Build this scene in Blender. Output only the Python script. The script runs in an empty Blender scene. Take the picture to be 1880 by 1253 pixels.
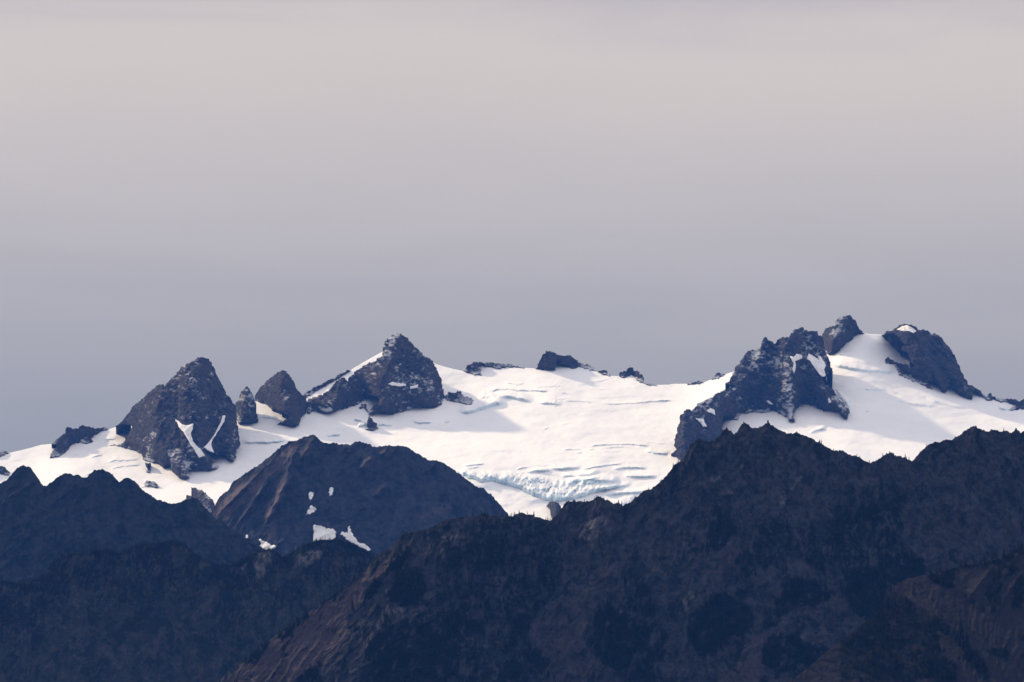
import bpy, math, random
import numpy as np
from mathutils import Vector
from mathutils.geometry import delaunay_2d_cdt

random.seed(7)
sc = bpy.context.scene
COL = sc.collection

# ------------------------------------------------------------------ camera
W, H, F = 1880.0, 1253.0, 8250.0            # telephoto lens, focal length in picture widths
CAMZ = 1600.0
PITCH = math.atan((900 - H / 2) / F)
CP, SP = math.cos(PITCH), math.sin(PITCH)
cam_d = bpy.data.cameras.new('camera')
cam = bpy.data.objects.new('camera', cam_d)
COL.objects.link(cam)
cam.location = (0, 0, CAMZ)
cam.rotation_euler = (math.pi / 2 + PITCH, 0, 0)
cam_d.sensor_fit = 'HORIZONTAL'
cam_d.sensor_width = 36.0
cam_d.lens = 36.0 * F / W
cam_d.clip_start = 1.0
cam_d.clip_end = 200000.0
sc.camera = cam


def unproject(px, py, D):
    """world point at bearing (px, py) and distance D to the north"""
    px, py, D = np.broadcast_arrays(np.asarray(px, float), np.asarray(py, float), np.asarray(D, float))
    a = (px - W / 2) / F
    b = (H / 2 - py) / F
    dy = CP - b * SP
    dz = SP + b * CP
    return np.stack([a / dy * D, D, CAMZ + dz / dy * D], -1)


# ------------------------------------------------------------------ noise
def _hash(ix, iy, seed):
    n = (ix.astype(np.int64) * 374761393 + iy.astype(np.int64) * 668265263 + seed * 1274126177) & 0xFFFFFFFF
    n = ((n ^ (n >> 13)) * 1274126177) & 0xFFFFFFFF
    n = ((n ^ (n >> 15)) * 2246822519) & 0xFFFFFFFF
    return (n ^ (n >> 16)) & 0xFFFFFFFF


def pn(x, y, seed=0):
    """gradient noise, about -1 .. 1"""
    x, y = np.broadcast_arrays(np.asarray(x, float), np.asarray(y, float))
    ix, iy = np.floor(x), np.floor(y)
    fx, fy = x - ix, y - iy
    u = fx * fx * fx * (fx * (fx * 6 - 15) + 10)
    v = fy * fy * fy * (fy * (fy * 6 - 15) + 10)

    def g(ox, oy):
        a = _hash(ix + ox, iy + oy, seed) / 4294967296.0 * 2 * np.pi
        return np.cos(a) * (fx - ox) + np.sin(a) * (fy - oy)
    n0 = g(0, 0) * (1 - u) + g(1, 0) * u
    n1 = g(0, 1) * (1 - u) + g(1, 1) * u
    return (n0 * (1 - v) + n1 * v) * 1.5


def fbm(x, y, seed=0, octv=4, gain=.5):
    s, a, t = 0, 1, 0
    for o in range(octv):
        s = s + a * pn(x * 2 ** o, y * 2 ** o, seed + o * 17)
        t += a
        a *= gain
    return s / t


def ridged(x, y, seed=0, octv=4, gain=.5):
    s, a, t = 0, 1, 0
    for o in range(octv):
        s = s + a * (1 - 2 * np.abs(pn(x * 2 ** o, y * 2 ** o, seed + o * 31)))
        t += a
        a *= gain
    return s / t


def sstep(a, b, x):
    t = np.clip((x - a) / (b - a), 0, 1)
    return t * t * (3 - 2 * t)


def R(x0, y0, s, pts):
    """traced points of an enlargement -> bearings"""
    return [(x0 + x / s, y0 + y / s) for x, y in pts]


def inside(px, py, poly):
    p = np.asarray(poly, float)
    r = np.zeros(np.shape(px), bool)
    x1, y1 = p[:, 0], p[:, 1]
    x2, y2 = np.roll(x1, -1), np.roll(y1, -1)
    for a, b, c, d in zip(x1, y1, x2, y2):
        if b == d:
            continue
        m = ((b > py) != (d > py)) & (px < (c - a) * (py - b) / (d - b) + a)
        r ^= m
    return r


def seg_dist(px, py, pts, closed=False):
    p = list(pts) + ([pts[0]] if closed else [])
    best = np.full(np.shape(px), 1e9)
    for (a, b), (c, d) in zip(p[:-1], p[1:]):
        vx, vy = c - a, d - b
        L = vx * vx + vy * vy + 1e-9
        t = np.clip(((px - a) * vx + (py - b) * vy) / L, 0, 1)
        best = np.minimum(best, np.hypot(px - a - t * vx, py - b - t * vy))
    return best


def blur1(a, s):
    k = np.arange(-int(3 * s), int(3 * s) + 1)
    w = np.exp(-k * k / (2 * s * s))
    w /= w.sum()
    return np.convolve(np.pad(a, len(k) // 2, mode='edge'), w, mode='valid')


# ------------------------------------------------------------------ mesh helpers
def make_mesh(name, verts, faces, mat=None, parent=None, attrs=None, smooth=False):
    """faces: (n,4) or (n,3) array, or list of arrays"""
    me = bpy.data.meshes.new(name)
    verts = np.asarray(verts, np.float64)
    fl = faces if isinstance(faces, list) else [faces]
    fl = [np.asarray(f, np.int32) for f in fl if len(f)]
    nl = sum(f.size for f in fl)
    nf = sum(len(f) for f in fl)
    org = Vector((0, 0, 0))
    if parent is None:
        c = verts.mean(0)
        org = Vector((float(c[0]), float(c[1]), float(verts[:, 2].min())))
    v = verts - np.array(org)
    me.vertices.add(len(v))
    me.vertices.foreach_set('co', v.astype(np.float32).ravel())
    me.loops.add(nl)
    me.loops.foreach_set('vertex_index', np.concatenate([f.ravel() for f in fl]))
    me.polygons.add(nf)
    tot = np.concatenate([np.full(len(f), f.shape[1], np.int32) for f in fl])
    me.polygons.foreach_set('loop_start', np.concatenate([[0], np.cumsum(tot)[:-1]]).astype(np.int32))
    me.polygons.foreach_set('loop_total', tot)
    if attrs:
        for k, a in attrs.items():
            at = me.attributes.new(k, 'FLOAT', 'POINT')
            at.data.foreach_set('value', np.asarray(a, np.float32))
    me.update(calc_edges=True)
    me.validate()
    if smooth:
        me.polygons.foreach_set('use_smooth', np.ones(len(me.polygons), bool))
    o = bpy.data.objects.new(name, me)
    COL.objects.link(o)
    if mat:
        me.materials.append(mat)
    if parent is None:
        o.location = org
    else:
        o.parent = parent
        o.matrix_parent_inverse.identity()
        o.location = -parent.location
    return o


def tag(o, label, cat, group=None, kind=None):
    o['label'] = label
    o['category'] = cat
    if group:
        o['group'] = group
    if kind:
        o['kind'] = kind
    return o


# ------------------------------------------------------------------ materials
class NT:
    def __init__(self, name):
        self.m = bpy.data.materials.new(name)
        self.m.use_nodes = True
        self.n = self.m.node_tree.nodes
        self.l = self.m.node_tree.links
        self.n.clear()
        self.out = self.n.new('ShaderNodeOutputMaterial')
        self.p = self.n.new('ShaderNodeBsdfPrincipled')
        self.l.new(self.p.outputs[0], self.out.inputs['Surface'])
        self.pos = self.n.new('ShaderNodeNewGeometry')
        self.p.inputs['Roughness'].default_value = .9
        self.p.inputs['Specular IOR Level'].default_value = .1

    def coords(self, scale, rot=(0, 0, 0)):
        mp = self.n.new('ShaderNodeMapping')
        mp.inputs['Scale'].default_value = scale
        mp.inputs['Rotation'].default_value = rot
        self.l.new(self.pos.outputs['Position'], mp.inputs['Vector'])
        return mp.outputs[0]

    def noise(self, vec, detail=5, rough=.6, scale=1.0, dist=0.0):
        t = self.n.new('ShaderNodeTexNoise')
        t.inputs['Scale'].default_value = scale
        t.inputs['Detail'].default_value = detail
        t.inputs['Roughness'].default_value = rough
        t.inputs['Distortion'].default_value = dist
        self.l.new(vec, t.inputs['Vector'])
        return t.outputs[0]

    def ramp(self, fac, stops):
        r = self.n.new('ShaderNodeValToRGB')
        e = r.color_ramp.elements
        while len(e) < len(stops):
            e.new(.5)
        for i, (p, c) in enumerate(stops):
            e[i].position = p
            e[i].color = (c, c, c, 1) if not hasattr(c, '__len__') else (*c, 1)
        self.l.new(fac, r.inputs[0])
        return r.outputs[0]

    def mix(self, f, a, b, mode='MIX'):
        m = self.n.new('ShaderNodeMix')
        m.data_type = 'RGBA'
        m.blend_type = mode
        for s, v in ((m.inputs[0], f), (m.inputs[6], a), (m.inputs[7], b)):
            if hasattr(v, 'is_linked') or hasattr(v, 'links'):
                self.l.new(v, s)
            elif hasattr(v, '__len__'):
                s.default_value = (*v, 1)
            else:
                s.default_value = v
        return m.outputs[2]

    def math(self, op, a, b=None, clamp=False):
        m = self.n.new('ShaderNodeMath')
        m.operation = op
        m.use_clamp = clamp
        for s, v in zip(m.inputs, (a, b)):
            if v is None:
                continue
            if isinstance(v, (int, float)):
                s.default_value = v
            else:
                self.l.new(v, s)
        return m.outputs[0]

    def attr(self, name):
        a = self.n.new('ShaderNodeAttribute')
        a.attribute_name = name
        return a.outputs['Fac']

    def normal_z(self):
        s = self.n.new('ShaderNodeSeparateXYZ')
        self.l.new(self.pos.outputs['Normal'], s.inputs[0])
        return s.outputs[2]

    def bump(self, h, dist, strength=1.0):
        b = self.n.new('ShaderNodeBump')
        b.inputs['Distance'].default_value = dist
        b.inputs['Strength'].default_value = strength
        self.l.new(h, b.inputs['Height'])
        self.l.new(b.outputs[0], self.p.inputs['Normal'])

    def color(self, c):
        self.l.new(c, self.p.inputs['Base Color'])


def mat_snow():
    t = NT('snow')
    big = t.noise(t.coords((1 / 260, 1 / 420, 1 / 90)), 5, .6)
    fine = t.noise(t.coords((1 / 30, 1 / 60, 1 / 8)), 5, .65)
    c = t.mix(t.ramp(big, [(.35, 0), (.7, 1)]), (.80, .80, .80), (.87, .86, .845))
    # bare glacier ice where the ground is too steep to hold snow
    steep = t.ramp(t.math('ADD', t.normal_z(), t.math('MULTIPLY', t.math('SUBTRACT', fine, .5), .35)),
                   [(.50, 1), (.80, 0)])
    c = t.mix(steep, c, (.64, .75, .81))
    dirt = t.ramp(t.noise(t.coords((1 / 14, 1 / 30, 1 / 5)), 4, .7), [(.66, 0), (.80, .22)])
    c = t.mix(dirt, c, (.35, .33, .33))
    t.color(c)
    t.p.inputs['Roughness'].default_value = .7
    t.bump(fine, 3.0, .5)
    return t.m


def mat_patch():
    t = NT('old_snow')
    f = t.noise(t.coords((1 / 12, 1 / 12, 1 / 12)), 5, .65)
    t.color(t.ramp(f, [(.35, (.74, .75, .77)), (.65, (.87, .86, .85))]))
    t.bump(f, 2.0, .5)
    return t.m


def mat_ice():
    t = NT('glacier_ice')
    f = t.noise(t.coords((1 / 18, 1 / 18, 1 / 40)), 6, .65)
    c = t.ramp(f, [(.34, (.36, .56, .68)), (.5, (.60, .76, .83)), (.66, (.82, .86, .88))])
    sn = t.ramp(t.normal_z(), [(.60, 0), (.88, .9)])
    c = t.mix(sn, c, (.85, .85, .84))
    t.color(c)
    t.p.inputs['Roughness'].default_value = .5
    t.bump(f, 6.0, .8)
    return t.m


def mat_peak(name, dust, c0=(.006, .008, .013), c1=(.075, .070, .074)):
    """dark crag with new snow caught in the hollows and on the ledges"""
    t = NT(name)
    st = t.noise(t.coords((1 / 70, 1 / 70, 1 / 30), (.5, .35, 0)), 7, .72, dist=.8)
    fine = t.noise(t.coords((1 / 22, 1 / 22, 1 / 16), (.2, -.6, 0)), 6, .75)
    c = t.ramp(t.math('ADD', t.math('MULTIPLY', st, .55), t.math('MULTIPLY', fine, .45)), [(.38, c0), (.62, c1)])
    warm = t.ramp(t.noise(t.coords((1 / 200, 1 / 200, 1 / 200)), 4, .6), [(.45, 0), (.62, .6)])
    c = t.mix(warm, c, t.ramp(fine, [(.3, (.030, .022, .020)), (.7, (.085, .066, .060))]))
    led = t.noise(t.coords((1 / 60, 1 / 60, 1 / 20), (.7, -.95, 0)), 7, .74, dist=1.4)
    patch = t.noise(t.coords((1 / 260, 1 / 260, 1 / 200)), 4, .6)
    k = t.math('MULTIPLY', t.attr('hollow'), .34)
    k = t.math('ADD', k, t.math('MULTIPLY', t.math('SUBTRACT', led, .5), 1.1))
    k = t.math('ADD', k, t.math('MULTIPLY', t.math('SUBTRACT', patch, .5), 1.4))
    k = t.math('ADD', k, t.math('MULTIPLY', t.math('SUBTRACT', t.normal_z(), .5), .22))
    k = t.math('ADD', k, dust)
    snow = t.ramp(k, [(.12, 0), (.30, .8)])
    rime = t.ramp(t.math('ADD', k, t.math('MULTIPLY', t.math('SUBTRACT', fine, .5), .9)), [(0.0, 0), (.18, .24)])
    c = t.mix(rime, c, (.26, .27, .31))
    c = t.mix(snow, c, (.60, .62, .66))
    t.color(c)
    t.bump(t.math('ADD', st, t.math('MULTIPLY', fine, .5)), 22.0, 1.0)
    return t.m


def mat_hill(name, rock0, rock1, scree, veg, s=1.0, shear=.5):
    """rock and scree with attribute-driven vegetation and bare ground"""
    t = NT(name)
    v = t.coords((1 / (30 * s), 1 / (30 * s), 1 / (52 * s)), (0, shear, 0))
    streak = t.noise(v, 7, .68, dist=.5)
    fine = t.noise(t.coords((1 / (12 * s), 1 / (12 * s), 1 / (15 * s)), (0, shear, 0)), 6, .76)
    chute = t.noise(t.coords((1 / (16 * s), 1 / (16 * s), 1 / (120 * s)), (0, shear, 0)), 6, .7, dist=.7)
    mixf = t.math('ADD', t.math('MULTIPLY', streak, .40), t.math('MULTIPLY', fine, .28))
    mixf = t.math('ADD', mixf, t.math('MULTIPLY', chute, .32))
    rock = t.ramp(mixf, [(.43, rock0), (.585, rock1)])
    sc_ = t.ramp(fine, [(.3, tuple(x * .75 for x in scree)), (.7, tuple(x * 1.2 for x in scree))])
    c = t.mix(t.attr('scree'), rock, sc_)
    vn = t.noise(t.coords((1 / (34 * s), 1 / (34 * s), 1 / (95 * s)), (0, shear, 0)), 7, .70, dist=.6)
    vf = t.math('ADD', t.math('MULTIPLY', t.math('SUBTRACT', vn, .5), 2.7), t.attr('veg'))
    vf = t.ramp(vf, [(.36, 0), (.58, 1)])
    vc = t.ramp(fine, [(.3, tuple(x * .6 for x in veg)), (.7, tuple(x * 1.3 for x in veg))])
    c = t.mix(vf, c, vc)
    pn_ = t.noise(t.coords((1 / (13 * s), 1 / (13 * s), 1 / (40 * s)), (0, shear, 0)), 6, .74)
    pale = t.ramp(t.math('ADD', pn_, t.math('MULTIPLY', t.math('SUBTRACT', t.attr('pale'), .5), .20)), [(.54, 0), (.68, .8)])
    pale = t.math('MULTIPLY', pale, t.attr('pale'))
    c = t.mix(pale, c, (.120, .115, .125))
    t.color(c)
    t.bump(mixf, 9.0 * s, .8)
    return t.m


def mat_flat(name, c0, c1, s):
    t = NT(name)
    t.color(t.ramp(t.noise(t.coords((1 / s,) * 3), 5, .65), [(.35, c0), (.65, c1)]))
    return t.m


M_SNOW = mat_snow()
M_ICE = mat_ice()
M_PATCH = mat_patch()
M_PEAK = mat_peak('dusted_crag', .20)
M_PEAK_CLEAN = mat_peak('dark_crag', .13)
M_PEAK_DUSTY = mat_peak('snowy_crag', .25)
M_GROUND = mat_flat('valley_floor', (.02, .03, .02), (.05, .055, .04), 80)
M_CROWN = mat_flat('conifer_needles', (.0025, .0055, .005), (.008, .014, .010), 3)
M_TRUNK = mat_flat('conifer_bark', (.03, .022, .016), (.07, .052, .04), 2)

# ------------------------------------------------------------------ glacier depth model
CTRL = [
    (-60, 860, 21.9), (0, 838, 22.15), (0, 900, 21.55), (60, 870, 21.95), (102, 814, 22.5), (120, 900, 21.55), (190, 792, 22.8),
    (240, 780, 22.95), (230, 840, 22.3), (300, 900, 21.75), (330, 940, 21.4), (200, 960, 21.2), (400, 930, 21.5), (400, 870, 22.0),
    (450, 800, 22.55), (450, 850, 22.15), (470, 737, 23.1), (520, 770, 22.8), (560, 729, 23.15), (640, 690, 23.5), (703, 645, 23.95),
    (600, 790, 22.7), (660, 760, 22.95), (680, 740, 23.1), (700, 800, 22.7), (760, 640, 24.05), (800, 668, 23.95), (800, 740, 23.25),
    (800, 790, 22.8), (850, 690, 23.85), (860, 840, 22.3), (900, 676, 24.05), (900, 720, 23.55), (900, 780, 22.95), (950, 675, 24.1),
    (1020, 672, 24.15), (1020, 720, 23.6), (1020, 790, 22.9), (1100, 690, 24.1), (1100, 740, 23.5), (1100, 800, 22.85), (1200, 707, 24.0),
    (1200, 760, 23.4), (1200, 820, 22.7), (1290, 703, 24.0), (1346, 683, 24.1), (1270, 760, 23.4), (1000, 850, 22.25), (1100, 850, 22.28),
    (1200, 860, 22.3), (1240, 840, 22.5), (900, 870, 22.0), (1000, 885, 21.98), (1100, 890, 21.98), (1180, 890, 22.05), (900, 920, 21.78),
    (1000, 930, 21.75), (1100, 930, 21.75), (1000, 980, 21.3), (800, 900, 21.7), (600, 900, 21.6),
    (1400, 690, 24.0), (1480, 650, 24.1), (1340, 770, 22.95), (1420, 770, 22.9), (1400, 820, 22.4), (1500, 790, 22.75), (1480, 850, 22.1),
    (1600, 840, 22.35), (1540, 650, 23.9), (1587, 612, 24.2), (1640, 610, 24.5), (1560, 690, 23.55), (1640, 690, 23.75), (1600, 740, 23.2),
    (1700, 780, 23.05), (1780, 722, 23.9), (1720, 660, 24.3), (1823, 736, 23.85), (1880, 752, 23.75), (1880, 800, 23.2), (1960, 765, 23.7), (1760, 830, 22.6),
    (1880, 860, 22.5), (1960, 860, 22.5),
]
_c = np.array(CTRL, float)


def _U(r2):
    return np.where(r2 > 0, r2 * np.log(r2 + 1e-12), 0)


def _tps():
    P = _c[:, :2] / 300
    n = len(P)
    K = _U(((P[:, None] - P[None]) ** 2).sum(-1)) + np.eye(n) * .012
    A = np.zeros((n + 3, n + 3))
    A[:n, :n] = K
    A[:n, n] = 1
    A[:n, n + 1:] = P
    A[n:, :n] = A[:n, n:].T
    return P, np.linalg.solve(A, np.concatenate([_c[:, 2] * 1000, [0, 0, 0]]))


_P, _w = _tps()
# snow ledges, bergschrunds and open crevasses: (points, drop toward the viewer in m, wall height in px, run of the lip in px)
S3 = lambda p: R(800, 600, 3.917, p)
S2 = lambda p: R(400, 580, 3.917, p)
S1 = lambda p: R(0, 620, 3.917, p)
S4 = lambda p: R(1200, 560, 5.222, p)
S5 = lambda p: R(1500, 560, 4.947, p)
S6 = lambda p: R(1180, 720, 3.917, p)
S7 = lambda p: R(780, 760, 3.917, p)
S8 = lambda p: R(380, 780, 3.2414, p)
SL = lambda p: R(0, 840, 3.76, p)
SR = lambda p: R(1440, 760, 4.2727, p)
SF = lambda p: R(1540, 940, 4.003, p)
SE = lambda p: R(400, 960, 4.2727, p)
SM = lambda p: R(800, 940, 4.002, p)
SN = lambda p: R(1200, 940, 4.003, p)

LEDGES = [
    # upper icefall left of centre
    (S3([(430, 525), (470, 505), (540, 508), (600, 520), (660, 535), (710, 548)]), 52, 6.5, 14),
    (S3([(730, 550), (800, 553), (870, 558), (920, 562)]), 26, 3.2, 9),
    (S3([(300, 500), (370, 478), (440, 455), (520, 452), (620, 462), (740, 464), (840, 464)]), 24, 1.8, 9),
    (S3([(160, 620), (230, 605), (330, 590), (380, 575), (430, 555), (500, 560), (520, 570)]), 62, 11, 20),
    (S3([(300, 540), (330, 515), (400, 505), (440, 510)]), 40, 6, 8),
    (S3([(470, 405), (560, 415), (660, 415)]), 12, 1.0, 5),
    (S3([(640, 450), (760, 435), (870, 428), (960, 422)]), 12, 1.0, 5),
    (S3([(880, 470), (960, 490), (1010, 500)]), 9, .9, 4),
    (S3([(770, 515), (900, 522), (1050, 522)]), 9, .9, 5),
    (S3([(910, 540), (1000, 536), (1080, 540), (1150, 547)]), 18, 1.6, 5),
    (S3([(1180, 552), (1300, 558), (1440, 550), (1560, 540), (1660, 535), (1740, 540)]), 16, 1.4, 5),
    (S3([(1000, 420), (1100, 405), (1180, 395), (1260, 372), (1300, 362)]), 9, .9, 5),
    (S3([(1060, 440), (1180, 455), (1290, 450)]), 8, .8, 5),
    (S3([(1080, 518), (1250, 512), (1400, 500), (1560, 500)]), 7, .8, 4),
    (S3([(770, 738), (815, 730)]), 16, 2.0, 3),
    (S3([(850, 720), (960, 697), (1080, 682)]), 7, .8, 4),
    (S3([(0, 858), (80, 855), (170, 850)]), 9, 1.0, 4),
    # crevassed roll above the lower icefall
    (S3([(900, 890), (980, 885), (1060, 882)]), 16, 1.4, 4),
    (S3([(1090, 868), (1180, 852), (1300, 848), (1400, 848), (1490, 855), (1560, 862)]), 18, 1.5, 5),
    (S3([(1180, 878), (1270, 868), (1340, 866), (1440, 872)]), 15, 1.3, 4),
    (S3([(1000, 915), (1060, 905)]), 12, 1.2, 3),
    (S3([(1190, 898), (1290, 898), (1340, 900)]), 13, 1.2, 3),
    (S3([(1090, 888), (1140, 884)]), 12, 1.2, 3),
    (S3([(1020, 930), (1150, 935), (1320, 938)]), 7, .8, 4),
    (S3([(1490, 900), (1570, 910), (1640, 918), (1700, 915)]), 30, 3.4, 7),
    (S3([(1470, 838), (1560, 838), (1680, 850)]), 9, .9, 4),
    (S3([(1030, 1030), (1130, 1015), (1240, 995), (1370, 985)]), 16, 1.4, 4),
    (S3([(800, 1020), (900, 1025), (1000, 1020), (1060, 1015)]), 34, 4.0, 8),
    (S3([(640, 1050), (700, 1045), (780, 1035), (860, 1040)]), 30, 4.0, 6),
    (S3([(900, 1080), (1000, 1075), (1100, 1065), (1190, 1050)]), 38, 4.5, 9),
    (S3([(1040, 1105), (1130, 1095), (1220, 1080)]), 16, 2.0, 5),
    (S3([(1260, 1030), (1350, 1018), (1450, 1015), (1540, 1025)]), 24, 3.0, 8),
    (S3([(1450, 1045), (1520, 1050), (1610, 1048)]), 14, 1.5, 4),
    (S3([(1340, 1078), (1450, 1080), (1540, 1082), (1620, 1075)]), 34, 4.2, 9),
    (S3([(930, 1130), (1030, 1110), (1150, 1115), (1260, 1120), (1330, 1115)]), 70, 10, 12),
    (S3([(1150, 1175), (1260, 1165), (1330, 1150), (1420, 1140)]), 36, 5, 8),
    (S3([(1200, 1215), (1320, 1200), (1440, 1195), (1560, 1185)]), 38, 5, 8),
    (S3([(180, 1005), (260, 998), (370, 990)]), 22, 2.5, 6),
    (S3([(180, 1030), (250, 1020), (330, 1010)]), 18, 2.0, 4),
    (S3([(560, 1032), (630, 1018), (700, 1005)]), 14, 1.4, 4),
    (S3([(640, 1010), (760, 1000), (900, 995), (1020, 990)]), 8, .8, 4),
    # snow below the left summit
    (S2([(160, 915), (260, 912), (360, 912), (460, 905), (520, 895)]), 30, 3.2, 10),
    (S2([(160, 840), (280, 838), (400, 835)]), 8, 1.0, 6),
    (S2([(760, 870), (830, 862), (900, 855)]), 24, 3.0, 8),
    (S2([(1000, 800), (1050, 790), (1070, 795)]), 34, 5, 7),
    (S2([(1130, 790), (1180, 785), (1280, 795)]), 30, 4, 9),
    (S2([(1380, 760), (1460, 770), (1560, 768)]), 24, 2.6, 8),
    (S2([(1630, 778), (1650, 765), (1672, 755)]), 24, 4, 4),
    (S2([(970, 745), (1030, 760), (1060, 780)]), 20, 2.4, 6),
    (S2([(1720, 705), (1800, 695), (1880, 690)]), 34, 6, 8),
    (S2([(290, 730), (380, 735), (440, 760)]), 26, 4, 8),
    # far left snow
    (S1([(760, 905), (830, 885), (900, 885), (980, 880), (1020, 872)]), 18, 2.0, 8),
    (S1([(780, 960), (860, 930), (960, 920), (1040, 925)]), 14, 1.6, 6),
    (S1([(640, 875), (690, 855), (750, 835)]), 12, 1.2, 4),
    (S1([(520, 860), (560, 840)]), 12, 1.2, 3),
    (S1([(580, 1005), (640, 985), (720, 965), (800, 980)]), 14, 1.6, 6),
    (S1([(700, 738), (790, 735), (860, 735)]), 16, 2.0, 8),
    (S1([(380, 990), (440, 975), (480, 985)]), 8, 1.0, 4),
    (S1([(960, 1080), (1060, 1075), (1160, 1078)]), 8, 1.0, 5),
    # right snowfield
    (S5([(130, 545), (200, 560), (300, 580), (420, 600), (480, 610), (560, 605), (640, 620), (720, 630)]), 36, 7, 26),
    (S5([(370, 770), (460, 772), (560, 775), (640, 772)]), 20, 1.8, 7),
    (S5([(640, 765), (700, 800), (740, 800)]), 10, 1.2, 6),
    (S5([(690, 870), (760, 880), (870, 905), (980, 915), (1110, 930)]), 18, 4, 16),
    (S5([(930, 825), (990, 845), (1060, 880), (1150, 905), (1260, 930), (1440, 938)]), 20, 4, 16),
    (S5([(1640, 940), (1700, 950), (1740, 955)]), 30, 4, 8),
    (S5([(0, 1130), (60, 1110), (140, 1095), (200, 1095)]), 18, 2.2, 6),
    (S5([(430, 970), (480, 970)]), 18, 2.0, 3),
    (S5([(1330, 965), (1400, 968)]), 9, 1.2, 3),
    (S5([(150, 455), (300, 460), (360, 440)]), 20, 2.4, 8),
    (S5([(380, 450), (470, 490), (560, 540), (600, 560)]), 14, 1.6, 6),
    (S6([(1010, 250), (1015, 235), (1060, 215)]), 10, 1.2, 4),
    (S6([(1190, 330), (1200, 300), (1260, 275), (1330, 265)]), 24, 3.2, 6),
    (S4([(100, 690), (130, 710)]), 5, .8, 3),
    (S4([(0, 922), (100, 920), (220, 922)]), 10, 1.1, 4),
    (S4([(420, 875), (520, 858)]), 10, 1.1, 4),
    (S5([(100, 690), (180, 710)]), 14, 2, 5),
]


def glacier_depth(px, py, detail=True):
    px, py = np.broadcast_arrays(np.asarray(px, float), np.asarray(py, float))
    shp = px.shape
    q = np.stack([px.ravel(), py.ravel()], 1) / 300
    out = np.empty(len(q))
    n = len(_P)
    for i in range(0, len(q), 20000):
        b = q[i:i + 20000]
        out[i:i + 20000] = _U(((b[:, None] - _P[None]) ** 2).sum(-1)) @ _w[:n] + _w[n] + b @ _w[n + 1:]
    D = out.reshape(shp)
    if detail:
        D = D + 36 * fbm(px / 110, py / 40, 3, 3) + 10 * fbm(px / 30, py / 12, 9, 3) + 1.6 * fbm(px / 9, py / 3.5, 19, 2)
        for pts, A, w, r in LEDGES:
            xs = [p[0] for p in pts]
            ys = [p[1] for p in pts]
            m = (px > xs[0] - 2) & (px < xs[-1] + 2) & (py > min(ys) - r - 6) & (py < max(ys) + w + 6)
            if not m.any():
                continue
            X, Y = px[m], py[m]
            yl = np.interp(X, xs, ys) + .9 * pn(X / 9, 0.3, 77) + .6 * pn(X / 3.4, 0.3, 78)
            t = Y - yl + w / 2
            L = xs[-1] - xs[0]
            e = np.minimum(sstep(0, min(18, .3 * L), X - xs[0]), sstep(0, min(18, .3 * L), xs[-1] - X))
            e = e * (.85 + .3 * pn(X / 18, .7, 91))
            b = np.where(t < 0, sstep(-r, 0, t), 1 - sstep(0, w, t))
            D = D.copy()
            D[m] -= (1.0 if w < 2.3 else 1.4) * A * e * b
    return D


SKY = ([(-900, 990), (-640, 930), (-460, 860), (-300, 845), (-120, 870), (0, 838)] + S1([(60, 832), (200, 800), (300, 772), (410, 760)]) + [(120, 806), (150, 801), (187, 792)] +
       S1([(760, 668), (835, 642), (890, 632), (945, 626)]) + [(300, 765), (400, 750), (432, 743), (470, 737), (520, 742), (556, 735)] +
       S2([(625, 586), (720, 530), (800, 484), (880, 440), (950, 393), (1040, 340), (1188, 256)]) + [(740, 640), (790, 662)] +
       S3([(0, 268), (60, 288), (130, 306), (190, 318), (260, 315), (310, 272), (340, 276), (400, 290), (465, 300), (500, 286), (640, 297), (715, 302),
           (790, 306), (862, 306), (868, 266), (910, 283), (960, 292), (1060, 290), (1150, 322), (1180, 332), (1250, 352), (1330, 360), (1380, 353), (1402, 343), (1430, 360),
           (1470, 396), (1510, 410), (1590, 420), (1700, 412)]) +
       S4([(150, 766), (330, 758), (470, 748), (560, 715), (680, 668), (765, 641)]) + [(1400, 676), (1470, 650), (1510, 640), (1560, 622)] +
       S5([(370, 262), (430, 258), (480, 266), (590, 272), (700, 251)]) + [(1680, 630), (1720, 665)] +
       S5([(1300, 760), (1400, 787), (1500, 832), (1600, 858), (1750, 890), (1880, 935)]) + [(2000, 765), (2180, 735), (2330, 770), (2520, 830), (2800, 900)])
SKY.sort()


def grid_faces(nr, nc):
    i = np.arange(nr - 1)[:, None] * nc + np.arange(nc - 1)[None]
    return np.stack([i, i + 1, i + nc + 1, i + nc], -1).reshape(-1, 4)[:, ::-1]


def back_rows(P, zmin, rows, slope, seed):
    """continue a crest down its far side"""
    out = []
    for k, d in enumerate(rows):
        Q = P.copy()
        n = 40 * fbm(P[:, 0] / 300, np.full(len(P), k * 1.7), seed, 3)
        Q[:, 1] += d
        Q[:, 2] = np.maximum(P[:, 2] - d * slope + n * min(1, k / 3) - 3, zmin)
        out.append(Q)
    return np.array(out[::-1])


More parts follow.
